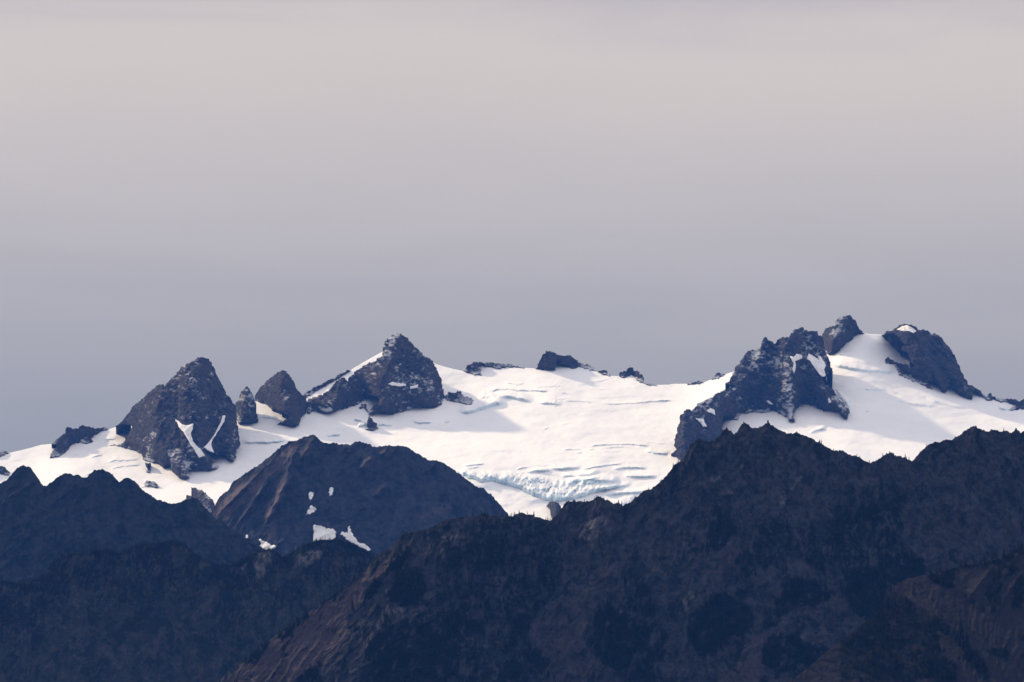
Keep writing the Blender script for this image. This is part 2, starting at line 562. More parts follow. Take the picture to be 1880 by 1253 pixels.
def build_glacier():
    px = np.concatenate([np.arange(-900, -120, 8.0), np.arange(-120, 2001, 1.6), np.arange(2004, 2800, 8.0)])
    top = np.interp(px, [p[0] for p in SKY], [p[1] for p in SKY]) + .35 * pn(px / 6, .5, 5)
    bot = np.full(px.shape, 1010.0)
    nr = 330
    t = np.linspace(0, 1, nr)[:, None]
    py = top[None] + t * (bot - top)[None]
    X = np.broadcast_to(px, py.shape)
    D = glacier_depth(np.clip(X, -100, 1970), py) + 60 * fbm(X / 160, py / 90, 33, 3) * np.clip(np.maximum(-100 - X, X - 1970) / 120, 0, 1)
    V = unproject(X, py, D)
    foot = V[-1].copy()
    drop = foot[:, 2] - 690
    mid = foot - np.stack([0 * drop, drop * .7, drop * .5], -1)
    foot = foot - np.stack([0 * drop, drop * 1.4, drop], -1)
    V = np.concatenate([V, mid[None], foot[None]], 0)
    B = back_rows(V[0], 700, [60, 200, 500, 1100, 2000], .35, 4)
    V = np.concatenate([B, V], 0)
    nr2, nc = V.shape[:2]
    return make_mesh('glacier', V.reshape(-1, 3), grid_faces(nr2, nc), M_SNOW, smooth=True)


glacier = tag(build_glacier(), 'wide white glacier and snowfields lying between the dark rock peaks', 'glacier', kind='structure')


# ------------------------------------------------------------------ rock peaks
def densify(poly, step, jag, seed):
    out = []
    n = len(poly)
    acc = 0.0
    for i in range(n):
        a, b = poly[i], poly[(i + 1) % n]
        L = math.hypot(b[0] - a[0], b[1] - a[1])
        k = max(1, int(L / step))
        for j in range(k):
            f = j / k
            x, y = a[0] + (b[0] - a[0]) * f, a[1] + (b[1] - a[1]) * f
            s = acc + L * f
            d = jag * float(pn(s / 9.0, seed * 2.7 + .31, seed) + 1.1 * pn(s / 4.6, seed * 3.7 + .31, seed) + .9 * pn(s / 2.3, seed * 1.7 + .3, seed + 5))
            nx, ny = (b[1] - a[1]) / (L + 1e-9), -(b[0] - a[0]) / (L + 1e-9)
            out.append((x + nx * d, y + ny * d))
        acc += L
    return out


def cdt(boundary, interior):
    vs = [Vector(p) for p in boundary] + [Vector(p) for p in interior]
    n = len(boundary)
    ed = [(i, (i + 1) % n) for i in range(n)]
    r = delaunay_2d_cdt(vs, ed, [list(range(n))], 1, 1e-5)
    v = np.array([[p.x, p.y] for p in r[0]])
    f = np.array([list(t) for t in r[2] if len(t) == 3], np.int32)
    # boundary edges
    e = np.concatenate([f[:, [0, 1]], f[:, [1, 2]], f[:, [2, 0]]])
    key = np.sort(e, 1)
    u, inv, cnt = np.unique(key, axis=0, return_inverse=True, return_counts=True)
    be = e[cnt[inv.ravel()] == 1]
    return v, f, be


def interior_points(poly, step, seed, margin=.8):
    p = np.array(poly)
    rng = np.random.default_rng(seed)
    gx, gy = np.meshgrid(np.arange(p[:, 0].min(), p[:, 0].max(), step), np.arange(p[:, 1].min(), p[:, 1].max(), step))
    gx = gx + rng.uniform(-.35, .35, gx.shape) * step
    gy = gy + rng.uniform(-.35, .35, gy.shape) * step
    m = inside(gx, gy, poly)
    gx, gy = gx[m], gy[m]
    d = seg_dist(gx, gy, poly, True)
    k = d > margin * step * .7
    return np.stack([gx[k], gy[k]], 1)


def peak_depth_fn(poly, slope, ribs, relief, seed, shear, bulge, ground=glacier_depth):
    p = np.array(poly)
    xs = np.arange(math.floor(p[:, 0].min()) - 2, math.ceil(p[:, 0].max()) + 3)
    yb = np.full(xs.shape, -1e9)
    n = len(poly)
    for i in range(n):
        (a, b), (c, d) = poly[i], poly[(i + 1) % n]
        if a > c:
            a, b, c, d = c, d, a, b
        m = (xs >= a - .6) & (xs <= c + .6)
        if c - a < 1e-6:
            y = np.full(m.sum(), max(b, d))
        else:
            y = b + (d - b) * np.clip((xs[m] - a) / (c - a), 0, 1)
        yb[m] = np.maximum(yb[m], y)
    ok = yb > -1e8
    yb = np.interp(xs, xs[ok], yb[ok])
    wid = len(xs)
    sg = min(10, max(1.5, wid / 12))
    ybs = blur1(yb, sg)
    Db = blur1(ground(xs, ybs, False), sg)

    def fn(px, py, crag=1.0, hollow=False):
        mpp = 22500 / F
        d = seg_dist(px, py, poly, True)
        Dg = ground(px, py, True)
        base = np.interp(px, xs, Db) + (np.interp(px, xs, ybs) - py) * mpp / math.tan(math.radians(slope))
        D = np.minimum(base, Dg - 10)
        D = D - .45 * bulge * (1 - np.exp(-d / 22)) - 14
        if ribs:
            w = 5 * fbm(px / 22, py / 22, seed + 2, 3)
            r = np.full(np.shape(px), 1e9)
            for rb in ribs:
                ry = [q[1] for q in rb]
                rx = [q[0] for q in rb]
                off = np.abs(px + w - np.interp(py, ry, rx))
                # a rib only reigns between its ends
                off = off + np.maximum(0, ry[0] - py) * .8 + np.maximum(0, py - ry[-1]) * .8
                r = np.minimum(r, off)
            D = D + (np.minimum(r, 60) - 38) * mpp * .85
        u = px + shear * py
        v = py
        wx = 6 * fbm(px / 26, py / 26, seed + 20, 3)
        u = u + wx
        rel = 1.0 * ridged(u / 34, v / 60, seed, 3) + .75 * ridged(u / 14 + 3, v / 20, seed + 1, 4, .6) + .6 * fbm(px / 6, py / 6, seed + 4, 4, .65)
        rel2 = .65 * ridged((px - 1.1 * py) / 15, (py + .6 * px) / 44, seed + 8, 3)
        D = D - 1.9 * relief * (rel + rel2) * crag
        e = .85 * np.exp(-np.maximum(np.interp(px, xs, yb) - py, 0) / 5)
        D = D * (1 - e) + (Dg - 12) * e
        D = np.minimum(D, Dg - 7 - 5 * (1 + fbm(px / 5, py / 5, seed + 33, 2)))
        if hollow:
            h = -(.75 * ridged(u / 14 + 3, v / 20, seed + 1, 4, .6) + .5 * fbm(px / 6, py / 6, seed + 4, 4, .65) + .5 * ridged(u / 34, v / 60, seed, 3))
            h = h + .9 * np.exp(-np.maximum(np.interp(px, xs, yb) - py, 0) / 7) * (.6 + 1.2 * fbm(px / 9, py / 12, seed + 30, 3))
            return D, h
        return D
    return fn


def sheet(name, poly, fn, mat, step, back, seed, parent=None, jag=.5, smooth=False, taper=.72, offset=0.0, hollow=False):
    """crag with a front modelled in relief and a back that falls away behind it"""
    bd = densify(poly, step * .9, jag, seed)
    v, f, be = cdt(bd, interior_points(bd, step, seed))
    hol = None
    D = fn(v[:, 0], v[:, 1], hollow=True) if hollow else fn(v[:, 0], v[:, 1])
    if hollow:
        D, hol = D
    D = D - offset
    # front faces toward the viewer
    a, b, c = v[f[:, 0]], v[f[:, 1]], v[f[:, 2]]
    cr = (b[:, 0] - a[:, 0]) * (c[:, 1] - a[:, 1]) - (b[:, 1] - a[:, 1]) * (c[:, 0] - a[:, 0])
    f = np.where((cr > 0)[:, None], f[:, ::-1], f)
    P = unproject(v[:, 0], v[:, 1], D)
    N = len(P)
    faces = [f]
    verts = [P]
    # rings behind the outline
    bv = np.unique(be)
    idx = -np.ones(N, int)
    idx[bv] = np.arange(len(bv))
    cen = P[bv].mean(0)
    zlo = P[:, 2].min()
    bear = np.array([cen[0] / cen[1], 1.0])
    bx_, by_ = v[bv, 0], v[bv, 1]
    top = np.full(int(bx_.max() - bx_.min()) + 3, 1e9)
    np.minimum.at(top, (bx_ - bx_.min()).astype(int), by_)
    sky = by_ < np.minimum(np.minimum(top[(bx_ - bx_.min()).astype(int)], top[(bx_ - bx_.min()).astype(int) + 1]), 1e8) + 2.5
    base = N
    pidx = np.arange(N)
    for q, (dp, sh) in enumerate(((.3, .10), (.65, .35), (1.0, 1.0))):
        Q = P[bv].copy()
        Q[:, 0] += back * dp * bear[0]
        Q[:, 1] += back * dp
        Q[:, 2] -= np.where(sky, (Q[:, 2] - zlo) * (1 - taper) * 2 * sh, 0)
        verts.append(Q)
        nxt = base + idx
        A, B = pidx[be[:, 0]], pidx[be[:, 1]]
        faces.append(np.stack([A, B, nxt[be[:, 1]], nxt[be[:, 0]]], 1))
        pidx = nxt.copy()
        base += len(bv)
    V = np.concatenate(verts)
    at = {'hollow': np.concatenate([hol, np.full(len(V) - N, -.3)])} if hollow else None
    return make_mesh(name, V, faces, mat, parent, attrs=at, smooth=smooth)


ROCKS = []


def rock(name, label, cat, poly, slope=58, ribs=(), relief=9, seed=1, shear=.3, bulge=30, back=260, mat=None, step=2.0, gullies=(), group=None, jag=1.7):
    fn = peak_depth_fn(poly, slope, ribs, relief, seed, shear, bulge)
    o = sheet(name, poly, fn, mat or M_PEAK, step, back, seed, jag=jag, hollow=True)
    tag(o, label, cat, group)
    for gn, gp in gullies:
        gfn = lambda x, y: fn(x, y, .55)
        g = sheet(gn, gp, gfn, M_PATCH, 1.8, 18, seed + 3, parent=o, jag=.5, smooth=True, taper=.9, offset=relief * 1.3 + 8)
    return o


PK = 'rock peaks rising out of the glacier'
OC = 'rock outcrops showing through the snow'

A_POLY = S1([(1455, 140), (1490, 150), (1520, 180), (1545, 235), (1570, 290), (1600, 345), (1630, 405), (1665, 450), (1690, 485), (1700, 540), (1703, 600),
             (1708, 660), (1720, 710), (1730, 770), (1705, 800), (1695, 840), (1700, 870), (1665, 895), (1640, 880), (1600, 850), (1550, 840), (1530, 800),
             (1500, 780), (1470, 790), (1480, 830), (1530, 870), (1570, 930), (1560, 945), (1500, 955), (1440, 955), (1400, 962), (1350, 950), (1360, 985),
             (1365, 1005), (1330, 1022), (1280, 1000), (1240, 965), (1225, 920), (1180, 940), (1130, 905), (1090, 895), (1040, 885), (1020, 850), (1005, 825),
             (960, 810), (900, 795), (860, 780), (790, 775), (870, 768), (890, 745), (920, 700), (945, 650), (945, 625), (890, 630), (835, 638), (880, 600),
             (930, 535), (960, 490), (1020, 445), (1080, 385), (1140, 335), (1170, 330), (1190, 350), (1195, 325), (1240, 290), (1290, 240), (1300, 215),
             (1350, 185), (1400, 160), (1430, 142)])
rock('rock_peak', 'tall pointed rock peak forked by white snow gullies, left of two small horns', 'rock peak', A_POLY, 57,
     ribs=[S1([(1455, 140), (1400, 400), (1420, 620), (1440, 780), (1500, 900)]), S1([(1170, 330), (1120, 520), (1150, 760), (1300, 1000)]), S1([(1690, 480), (1640, 700), (1660, 880)])],
     relief=10, seed=11, shear=.25, bulge=40, back=330,
     gullies=[('snow_gully', S1([(1262, 588), (1285, 600), (1310, 625), (1345, 632), (1392, 618), (1385, 655), (1372, 690), (1385, 740), (1410, 775), (1440, 800), (1465, 835),
                                 (1475, 850), (1430, 865), (1400, 810), (1370, 770), (1345, 725), (1320, 680), (1290, 650)])),
              ('snow_gully', S1([(1600, 560), (1620, 560), (1615, 600), (1590, 640), (1560, 690), (1530, 730), (1518, 770), (1540, 830), (1510, 820), (1465, 790), (1500, 755),
                                 (1540, 700), (1570, 640), (1590, 600)]))], group=PK)
rock('rock_peak', 'narrow small rock horn standing just right of the forked tall peak', 'rock peak',
     S2([(125, 640), (150, 580), (185, 530), (205, 516), (222, 508), (235, 540), (262, 588), (270, 640), (265, 680), (280, 720), (290, 760), (240, 772), (190, 775), (150, 778), (140, 740), (130, 690)]),
     62, relief=6, seed=12, back=160, bulge=24, mat=M_PEAK, ribs=[S2([(220, 510), (210, 620), (230, 770)])], group=PK)
rock('rock_peak', 'low blunt rock horn between the narrow horn and the white snow ramp', 'rock peak',
     S2([(265, 585), (300, 520), (350, 470), (400, 430), (450, 400), (470, 395), (500, 410), (535, 450), (555, 505), (580, 540), (620, 580), (640, 610), (640, 660), (625, 705), (595, 735),
         (585, 780), (560, 795), (500, 790), (425, 775), (470, 755), (510, 735), (500, 710), (450, 685), (420, 680), (395, 680), (370, 655), (340, 630), (300, 620), (275, 612)]),
     60, relief=8, seed=13, back=200, bulge=30, ribs=[S2([(470, 395), (430, 540), (540, 790)])], mat=M_PEAK_CLEAN, group=PK)
C_POLY = S2([(1185, 250), (1195, 200), (1215, 165), (1250, 145), (1270, 130), (1310, 128), (1340, 145), (1370, 170), (1400, 205), (1440, 245), (1490, 295), (1530, 310), (1560, 355), (1580, 400),
             (1605, 450), (1610, 520), (1628, 545), (1625, 590), (1605, 640), (1560, 660), (1500, 660), (1460, 655), (1400, 665), (1340, 685), (1275, 695), (1265, 710), (1200, 700), (1150, 700),
             (1115, 715), (1085, 710), (1080, 690), (1110, 660), (1140, 630), (1165, 605), (1145, 580), (1100, 575), (1060, 590), (1010, 630), (940, 655), (880, 670), (830, 695), (790, 703),
             (740, 695), (700, 680), (670, 680), (665, 700), (640, 700), (640, 660), (650, 600), (700, 580), (750, 570), (800, 535), (830, 495), (870, 460), (905, 440), (930, 470), (950, 440),
             (990, 400), (1040, 365), (1100, 335), (1140, 320), (1190, 280)])
rock('rock_peak', 'snow-dusted rock peak with a knobbed top at the upper end of the snow ramp', 'rock peak', C_POLY, 50,
     ribs=[S2([(1310, 128), (1250, 300), (1180, 480), (1200, 690)]), S2([(1500, 300), (1440, 500), (1480, 650)]), S2([(905, 440), (860, 560), (800, 690)])],
     relief=9, seed=14, shear=.5, bulge=38, back=330, mat=M_PEAK_DUSTY,
     gullies=[('snow_ledge', S2([(1225, 490), (1255, 475), (1290, 485), (1350, 490), (1355, 505), (1300, 508), (1250, 502)])),
              ('snow_ledge', S2([(1380, 510), (1440, 495), (1435, 515), (1385, 530)]))], group=PK)
rock('rock_outcrop', 'thin rock rim along the upper edge of the snow ramp', 'rock outcrop',
     S2([(612, 572), (640, 550), (690, 515), (740, 495), (780, 470), (800, 455), (840, 450), (880, 420), (920, 400), (955, 390), (940, 406), (880, 444), (800, 489), (720, 535), (660, 572), (625, 588)]),
     50, relief=4, seed=15, back=160, bulge=8, group=OC, mat=M_PEAK_CLEAN)
rock('rock_outcrop', 'jagged dark outcrop topping the bright snow left of the forked peak', 'rock outcrop',
     S1([(370, 765), (410, 735), (470, 690), (475, 655), (520, 648), (560, 650), (595, 628), (610, 640), (650, 640), (680, 655), (740, 645), (775, 650), (735, 670), (700, 690), (660, 715),
         (640, 725), (670, 745), (640, 765), (600, 755), (570, 750), (520, 760), (490, 810), (440, 845), (400, 862), (350, 865), (365, 830), (400, 790), (410, 765)]),
     52, relief=6, seed=16, back=200, bulge=16, group=OC, mat=M_PEAK_CLEAN)
rock('rock_outcrop', 'small rock bump on the skyline at the far left snow edge', 'rock outcrop',
     S1([(-40, 850), (0, 828), (30, 820), (62, 828), (30, 845), (0, 858), (-40, 872)]), 45, relief=3, seed=17, back=120, bulge=8, group=OC, mat=M_PEAK_CLEAN)
rock('rock_outcrop', 'small dark rock island beside the tiny ice cliff under the knobbed peak', 'rock outcrop',
     S2([(1075, 750), (1090, 722), (1110, 735), (1115, 765), (1140, 770), (1145, 800), (1155, 815), (1100, 825), (1062, 815), (1070, 790)]), 60, relief=4, seed=18, back=60, bulge=10, step=1.6, group=OC, mat=M_PEAK_DUSTY)
rock('rock_outcrop', 'tiny rock sliver on the white snow mound under the knobbed peak', 'rock outcrop',
     S2([(1045, 632), (1060, 630), (1068, 660), (1080, 692), (1066, 690), (1050, 658), (1020, 665)]), 60, relief=2, seed=19, back=40, bulge=6, step=1.6, group=OC, mat=M_PEAK_DUSTY)
rock('rock_outcrop', 'dark rock block at the right foot of the knobbed peak', 'rock outcrop',
     S2([(1630, 580), (1660, 545), (1700, 555), (1720, 535), (1750, 545), (1755, 570), (1800, 580), (1840, 605), (1825, 635), (1790, 640), (1740, 625), (1700, 615), (1640, 608)]),
     60, relief=6, seed=20, back=90, bulge=16, group=OC, mat=M_PEAK)
rock('rock_outcrop', 'low flat rock band on the skyline right of the knobbed peak', 'rock outcrop',
     S3([(195, 315), (230, 280), (275, 255), (330, 255), (350, 265), (365, 255), (420, 262), (500, 270), (545, 270), (570, 282), (640, 297), (560, 288), (500, 290), (465, 302), (430, 299), (380, 287),
         (340, 277), (315, 270), (305, 290), (318, 315), (330, 347), (280, 347), (230, 327)]), 55, relief=5, seed=21, back=140, bulge=14, group=OC, mat=M_PEAK)
rock('rock_outcrop', 'blocky rock castle on the skyline at the middle of the glacier head', 'rock outcrop',
     S3([(715, 302), (740, 265), (760, 225), (790, 175), (825, 172), (850, 190), (890, 205), (930, 212), (965, 208), (1000, 230), (1040, 260), (1060, 270), (1085, 265), (1120, 285), (1152, 322),
         (1110, 314), (1060, 292), (1030, 290), (990, 302), (960, 292), (910, 284), (870, 264), (865, 285), (862, 312), (800, 310), (760, 304)]),
     64, relief=6, seed=22, back=170, bulge=22, group=OC, mat=M_PEAK_CLEAN, ribs=[S3([(800, 172), (850, 310)])])
rock('rock_outcrop', 'tiny rock knob on the skyline between the castle block and the battlement', 'rock outcrop',
     S3([(1168, 327), (1185, 320), (1200, 318), (1230, 320), (1248, 353), (1215, 347), (1185, 337)]), 60, relief=3, seed=23, back=60, bulge=10, step=1.5, group=OC, mat=M_PEAK_CLEAN)
rock('rock_outcrop', 'jagged rock battlement rising behind a small white snow cone', 'rock outcrop',
     S3([(1323, 360), (1325, 330), (1350, 322), (1370, 320), (1385, 295), (1415, 292), (1425, 320), (1440, 318), (1455, 320), (1462, 340), (1485, 342), (1490, 380), (1500, 405), (1530, 412), (1585, 422),
         (1540, 417), (1470, 400), (1440, 372), (1415, 350), (1400, 345), (1380, 354), (1360, 364)]), 64, relief=5, seed=24, back=90, bulge=14, step=1.6, group=OC, mat=M_PEAK_CLEAN)
rock('rock_outcrop', 'low dark hump on the snow skyline, lower of two left of the ragged massif', 'rock outcrop',
     S4([(320, 762), (380, 740), (430, 730), (475, 746), (430, 758)]), 55, relief=2, seed=25, back=60, bulge=8, step=1.5, group=OC, mat=M_PEAK_CLEAN)
rock('rock_outcrop', 'dark hump on the rising snow edge, nearer the ragged massif of two', 'rock outcrop',
     S4([(552, 718), (590, 680), (620, 656), (650, 660), (688, 668), (620, 698)]), 55, relief=2, seed=26, back=60, bulge=8, step=1.5, group=OC, mat=M_PEAK_CLEAN)
E_POLY = (S4([(765, 645), (785, 590), (820, 560), (845, 510), (880, 470), (920, 440), (960, 430), (1020, 420), (1030, 370), (1050, 325), (1075, 310), (1110, 335), (1150, 365), (1160, 380), (1200, 330),
              (1240, 310), (1295, 315), (1310, 280), (1345, 240), (1390, 232), (1395, 220), (1430, 210), (1440, 240), (1490, 250), (1560, 250), (1578, 265), (1580, 295), (1612, 300), (1630, 330),
              (1640, 400), (1660, 470), (1680, 530), (1700, 590), (1715, 650), (1690, 640), (1660, 680), (1640, 685), (1612, 690), (1630, 740), (1640, 780), (1670, 775), (1710, 800), (1750, 850), (1790, 910), (1840, 975),
              (1875, 1000), (1880, 1030), (1858, 1045), (1860, 1085), (1840, 1090), (1790, 1060), (1760, 1020), (1680, 1015), (1630, 1010), (1530, 970), (1450, 940), (1405, 930), (1405, 960),
              (1370, 985), (1350, 1030), (1340, 1045), (1355, 1110), (1330, 1120), (1290, 1110), (1290, 1075), (1230, 1050), (1170, 1020), (1135, 1010), (1090, 1020), (1060, 1035), (960, 1030),
              (900, 1040), (830, 1035), (820, 1075), (800, 1100), (740, 1090), (675, 1085), (655, 1110), (650, 1150), (655, 1200)]) +
          S6([(570, 300), (560, 360), (500, 420), (400, 470), (300, 500), (265, 490), (240, 465), (200, 455), (235, 420), (225, 390), (230, 350), (240, 300), (255, 240), (275, 170), (315, 122), (330, 122)]) +
          S4([(370, 1022), (385, 1000), (430, 940), (480, 920), (560, 880), (620, 840), (700, 810), (800, 790), (740, 770), (690, 760), (720, 735), (745, 690)]))
rock('rock_peak', 'broad ragged rock massif with stepped towers and a pale lower left buttress', 'rock peak', E_POLY, 58,
     ribs=[S4([(1070, 310), (960, 600), (800, 790), (640, 950), (600, 1250)]), S4([(1400, 215), (1330, 520), (1310, 800), (1330, 1110)]), S4([(1480, 540), (1560, 760), (1850, 1090)]), S4([(310, 1000), (280, 1250), (300, 1400)])],
     relief=11, seed=27, shear=.35, bulge=40, back=340, mat=M_PEAK,
     gullies=[('snow_gully', S4([(1310, 490), (1345, 500), (1375, 470), (1420, 478), (1425, 510), (1390, 530), (1360, 540), (1365, 600), (1345, 660), (1330, 620), (1340, 560), (1320, 520)])),
              ('snow_gully', S4([(1488, 464), (1545, 502), (1588, 530), (1575, 486), (1602, 492), (1640, 555), (1652, 578), (1634, 620), (1650, 672), (1636, 690), (1610, 690), (1570, 640), (1540, 600), (1500, 540), (1470, 515)])),
              ('snow_patch', S4([(505, 1010), (545, 992), (585, 1010), (592, 1055), (560, 1040), (520, 1030)])),
              ('snow_patch', S4([(398, 1082), (430, 1092), (480, 1095), (490, 1130), (510, 1165), (475, 1172), (445, 1130)])),
              ('snow_patch', S4([(1080, 915), (1105, 918), (1145, 955), (1110, 952)])),
              ('snow_patch', S4([(1670, 910), (1680, 888), (1690, 910), (1705, 930), (1680, 945)]))], group=PK)
rock('rock_peak', 'dark rounded summit dome, the highest rock in the picture', 'rock peak',
     S5([(45, 270), (70, 230), (110, 200), (145, 195), (165, 150), (200, 115), (245, 97), (295, 97), (330, 125), (360, 160), (375, 200), (400, 235), (430, 260), (380, 264), (345, 282), (320, 312),
         (280, 337), (230, 382), (190, 422), (145, 448), (90, 445), (70, 400), (50, 330)]), 60, relief=8, seed=28, back=260, bulge=30, ribs=[S5([(270, 97), (200, 250), (110, 430)])], mat=M_PEAK_CLEAN, group=PK)
G_POLY = S5([(588, 274), (630, 240), (690, 228), (720, 200), (770, 180), (810, 175), (860, 180), (900, 205), (920, 230), (960, 228), (1000, 240), (1040, 272), (1070, 265), (1120, 290), (1150, 325),
             (1190, 375), (1230, 430), (1260, 480), (1285, 545), (1310, 620), (1340, 670), (1370, 720), (1420, 740), (1470, 770), (1495, 810), (1530, 825), (1575, 810), (1610, 835), (1660, 855),
             (1750, 850), (1800, 855), (1845, 875), (1880, 850), (2050, 900), (2050, 960), (1880, 945), (1820, 948), (1740, 958), (1775, 925), (1785, 900), (1750, 885), (1700, 890), (1640, 870), (1600, 855), (1590, 870),
             (1550, 865), (1500, 830), (1440, 800), (1400, 785), (1420, 830), (1410, 850), (1360, 845), (1300, 820), (1270, 790), (1220, 758), (1190, 765), (1170, 795), (1130, 780), (1090, 740),
             (1060, 700), (1020, 690), (1010, 720), (1050, 765), (1000, 740), (930, 705), (880, 690), (830, 670), (780, 650), (735, 630), (720, 590), (700, 535), (660, 535), (625, 525), (615, 490),
             (650, 470), (700, 510), (750, 535), (800, 540), (850, 560), (890, 570), (860, 520), (835, 470), (820, 440), (775, 405), (775, 375), (810, 362), (780, 350), (740, 300), (712, 265), (700, 252), (640, 262)])
rock('rock_peak', 'humped rock summit with a white cap and a long tail falling right', 'rock peak', G_POLY, 58,
     ribs=[S5([(860, 180), (1000, 500), (1180, 790)]), S5([(1100, 280), (1230, 560), (1400, 840)])], relief=10, seed=29, shear=-.4, bulge=36, back=320, mat=M_PEAK_CLEAN,
     gullies=[('snow_cap', S5([(725, 225), (770, 197), (815, 185), (860, 205), (905, 240), (880, 257), (820, 237), (790, 242), (760, 237)]))], group=PK)
rock('rock_outcrop', 'thin dark rock shelf on the snow, below the dome and left of the humped summit', 'rock outcrop',
     S5([(712, 362), (735, 366), (768, 376), (765, 390), (740, 380), (715, 372)]), 60, relief=2, seed=30, back=30, bulge=5, step=1.5, group=OC, mat=M_PEAK_CLEAN)
rock('rock_outcrop', 'dark oval rock island low in the snow under the forked peak', 'rock outcrop',
     S1([(1035, 1045), (1060, 1028), (1095, 1032), (1130, 1050), (1142, 1078), (1090, 1072), (1045, 1066)]), 50, relief=4, seed=31, back=60, bulge=10, step=1.6, group=OC, mat=M_PEAK_DUSTY)
rock('rock_outcrop', 'small broken rock rib just under the left foot of the forked peak', 'rock outcrop',
     S1([(1045, 905), (1080, 903), (1085, 930), (1078, 970), (1050, 965), (1062, 940)]), 55, relief=3, seed=32, back=40, bulge=8, step=1.6, group=OC, mat=M_PEAK_DUSTY)
rock('rock_outcrop', 'dark rock slope dropping behind the left ridge toward the rocky hill', 'rock outcrop',
     SL([(1320, 205), (1370, 215), (1420, 240), (1460, 290), (1485, 335), (1490, 420), (1400, 420), (1320, 360), (1260, 330), (1285, 290), (1285, 265), (1325, 265), (1335, 235)]), 50, relief=5, seed=33, back=120, bulge=14,
     group=OC, mat=M_PEAK_DUSTY)
rock('rock_outcrop', 'grey rock fin poking up at the foot of the blue icefall', 'rock outcrop',
     S7([(875, 655), (900, 632), (935, 632), (965, 650), (990, 680), (1010, 720), (980, 790), (920, 790), (900, 700)]), 55, relief=5, seed=34, back=80, bulge=14, step=1.6, group=OC, mat=M_PEAK)
rock('rock_outcrop', 'dark rock crest at the left picture edge above a scrap of snow', 'rock outcrop',
     [(-60, 850)] + S1([(0, 918), (12, 922), (40, 945), (72, 972), (60, 992), (0, 980)]) + [(-60, 880)], 50, relief=5, seed=35, back=160, bulge=14, group=OC, mat=M_PEAK_CLEAN)


# ------------------------------------------------------------------ the blue icefall: blocks of broken ice on the glacier snout
def build_icefall(label, poly, seed, amp, shear, sx, sy):
    def fn(px, py):
        D = glacier_depth(px, py)
        d = seg_dist(px, py, poly, True)
        u = px + shear * py
        cell = np.floor(u / sx + .6 * pn(px / 20, py / 14, seed)) * 7.13 + np.floor(py / sy + .8 * pn(px / 9, py / 20, seed + 1)) * 3.71
        blk = _hash(np.floor(cell * 10), np.zeros_like(cell), seed) / 4294967296.0
        h = .55 * blk + .6 * ridged(u / (sx * 2.2), py / (sy * 3), seed + 2, 3) + .5 * fbm(px / 4, py / 6, seed + 3, 3)
        return D - 5 - amp * (h + .5) * sstep(0, 7, d)
    o = sheet('icefall', poly, fn, M_ICE, 1.7, 25, seed, parent=glacier, jag=1.2, taper=.95)
    o['label'] = label
    return o


build_icefall('pale blue broken icefall at the foot of the glacier',
              S3([(150, 1040), (220, 1015), (310, 1030), (400, 1035), (460, 1040), (540, 1032), (610, 1045), (640, 1055), (720, 1060), (830, 1075), (900, 1085), (960, 1100), (1060, 1095), (1180, 1110),
                  (1300, 1120), (1330, 1150), (1230, 1180), (1120, 1200), (1060, 1225), (1000, 1240), (930, 1252), (860, 1262), (790, 1250), (740, 1230), (690, 1215), (640, 1185), (600, 1165),
                  (540, 1150), (480, 1130), (400, 1110), (330, 1120), (260, 1095), (190, 1070)]), 41, 36, .5, 9, 13)
build_icefall('blue ice cliff below the stepped rock massif', S4([(1745, 810), (1790, 830), (1830, 860), (1880, 900), (1885, 990), (1850, 970), (1800, 915), (1765, 860)]), 42, 18, -.5, 6, 8)
build_icefall('broken lower ice cliff right of the icefall', S7([(1330, 625), (1400, 590), (1480, 580), (1520, 590), (1480, 640), (1420, 670), (1360, 660)]), 43, 16, .3, 8, 8)

# ------------------------------------------------------------------ ridges and hills in front
GROUND_Z = 700.0


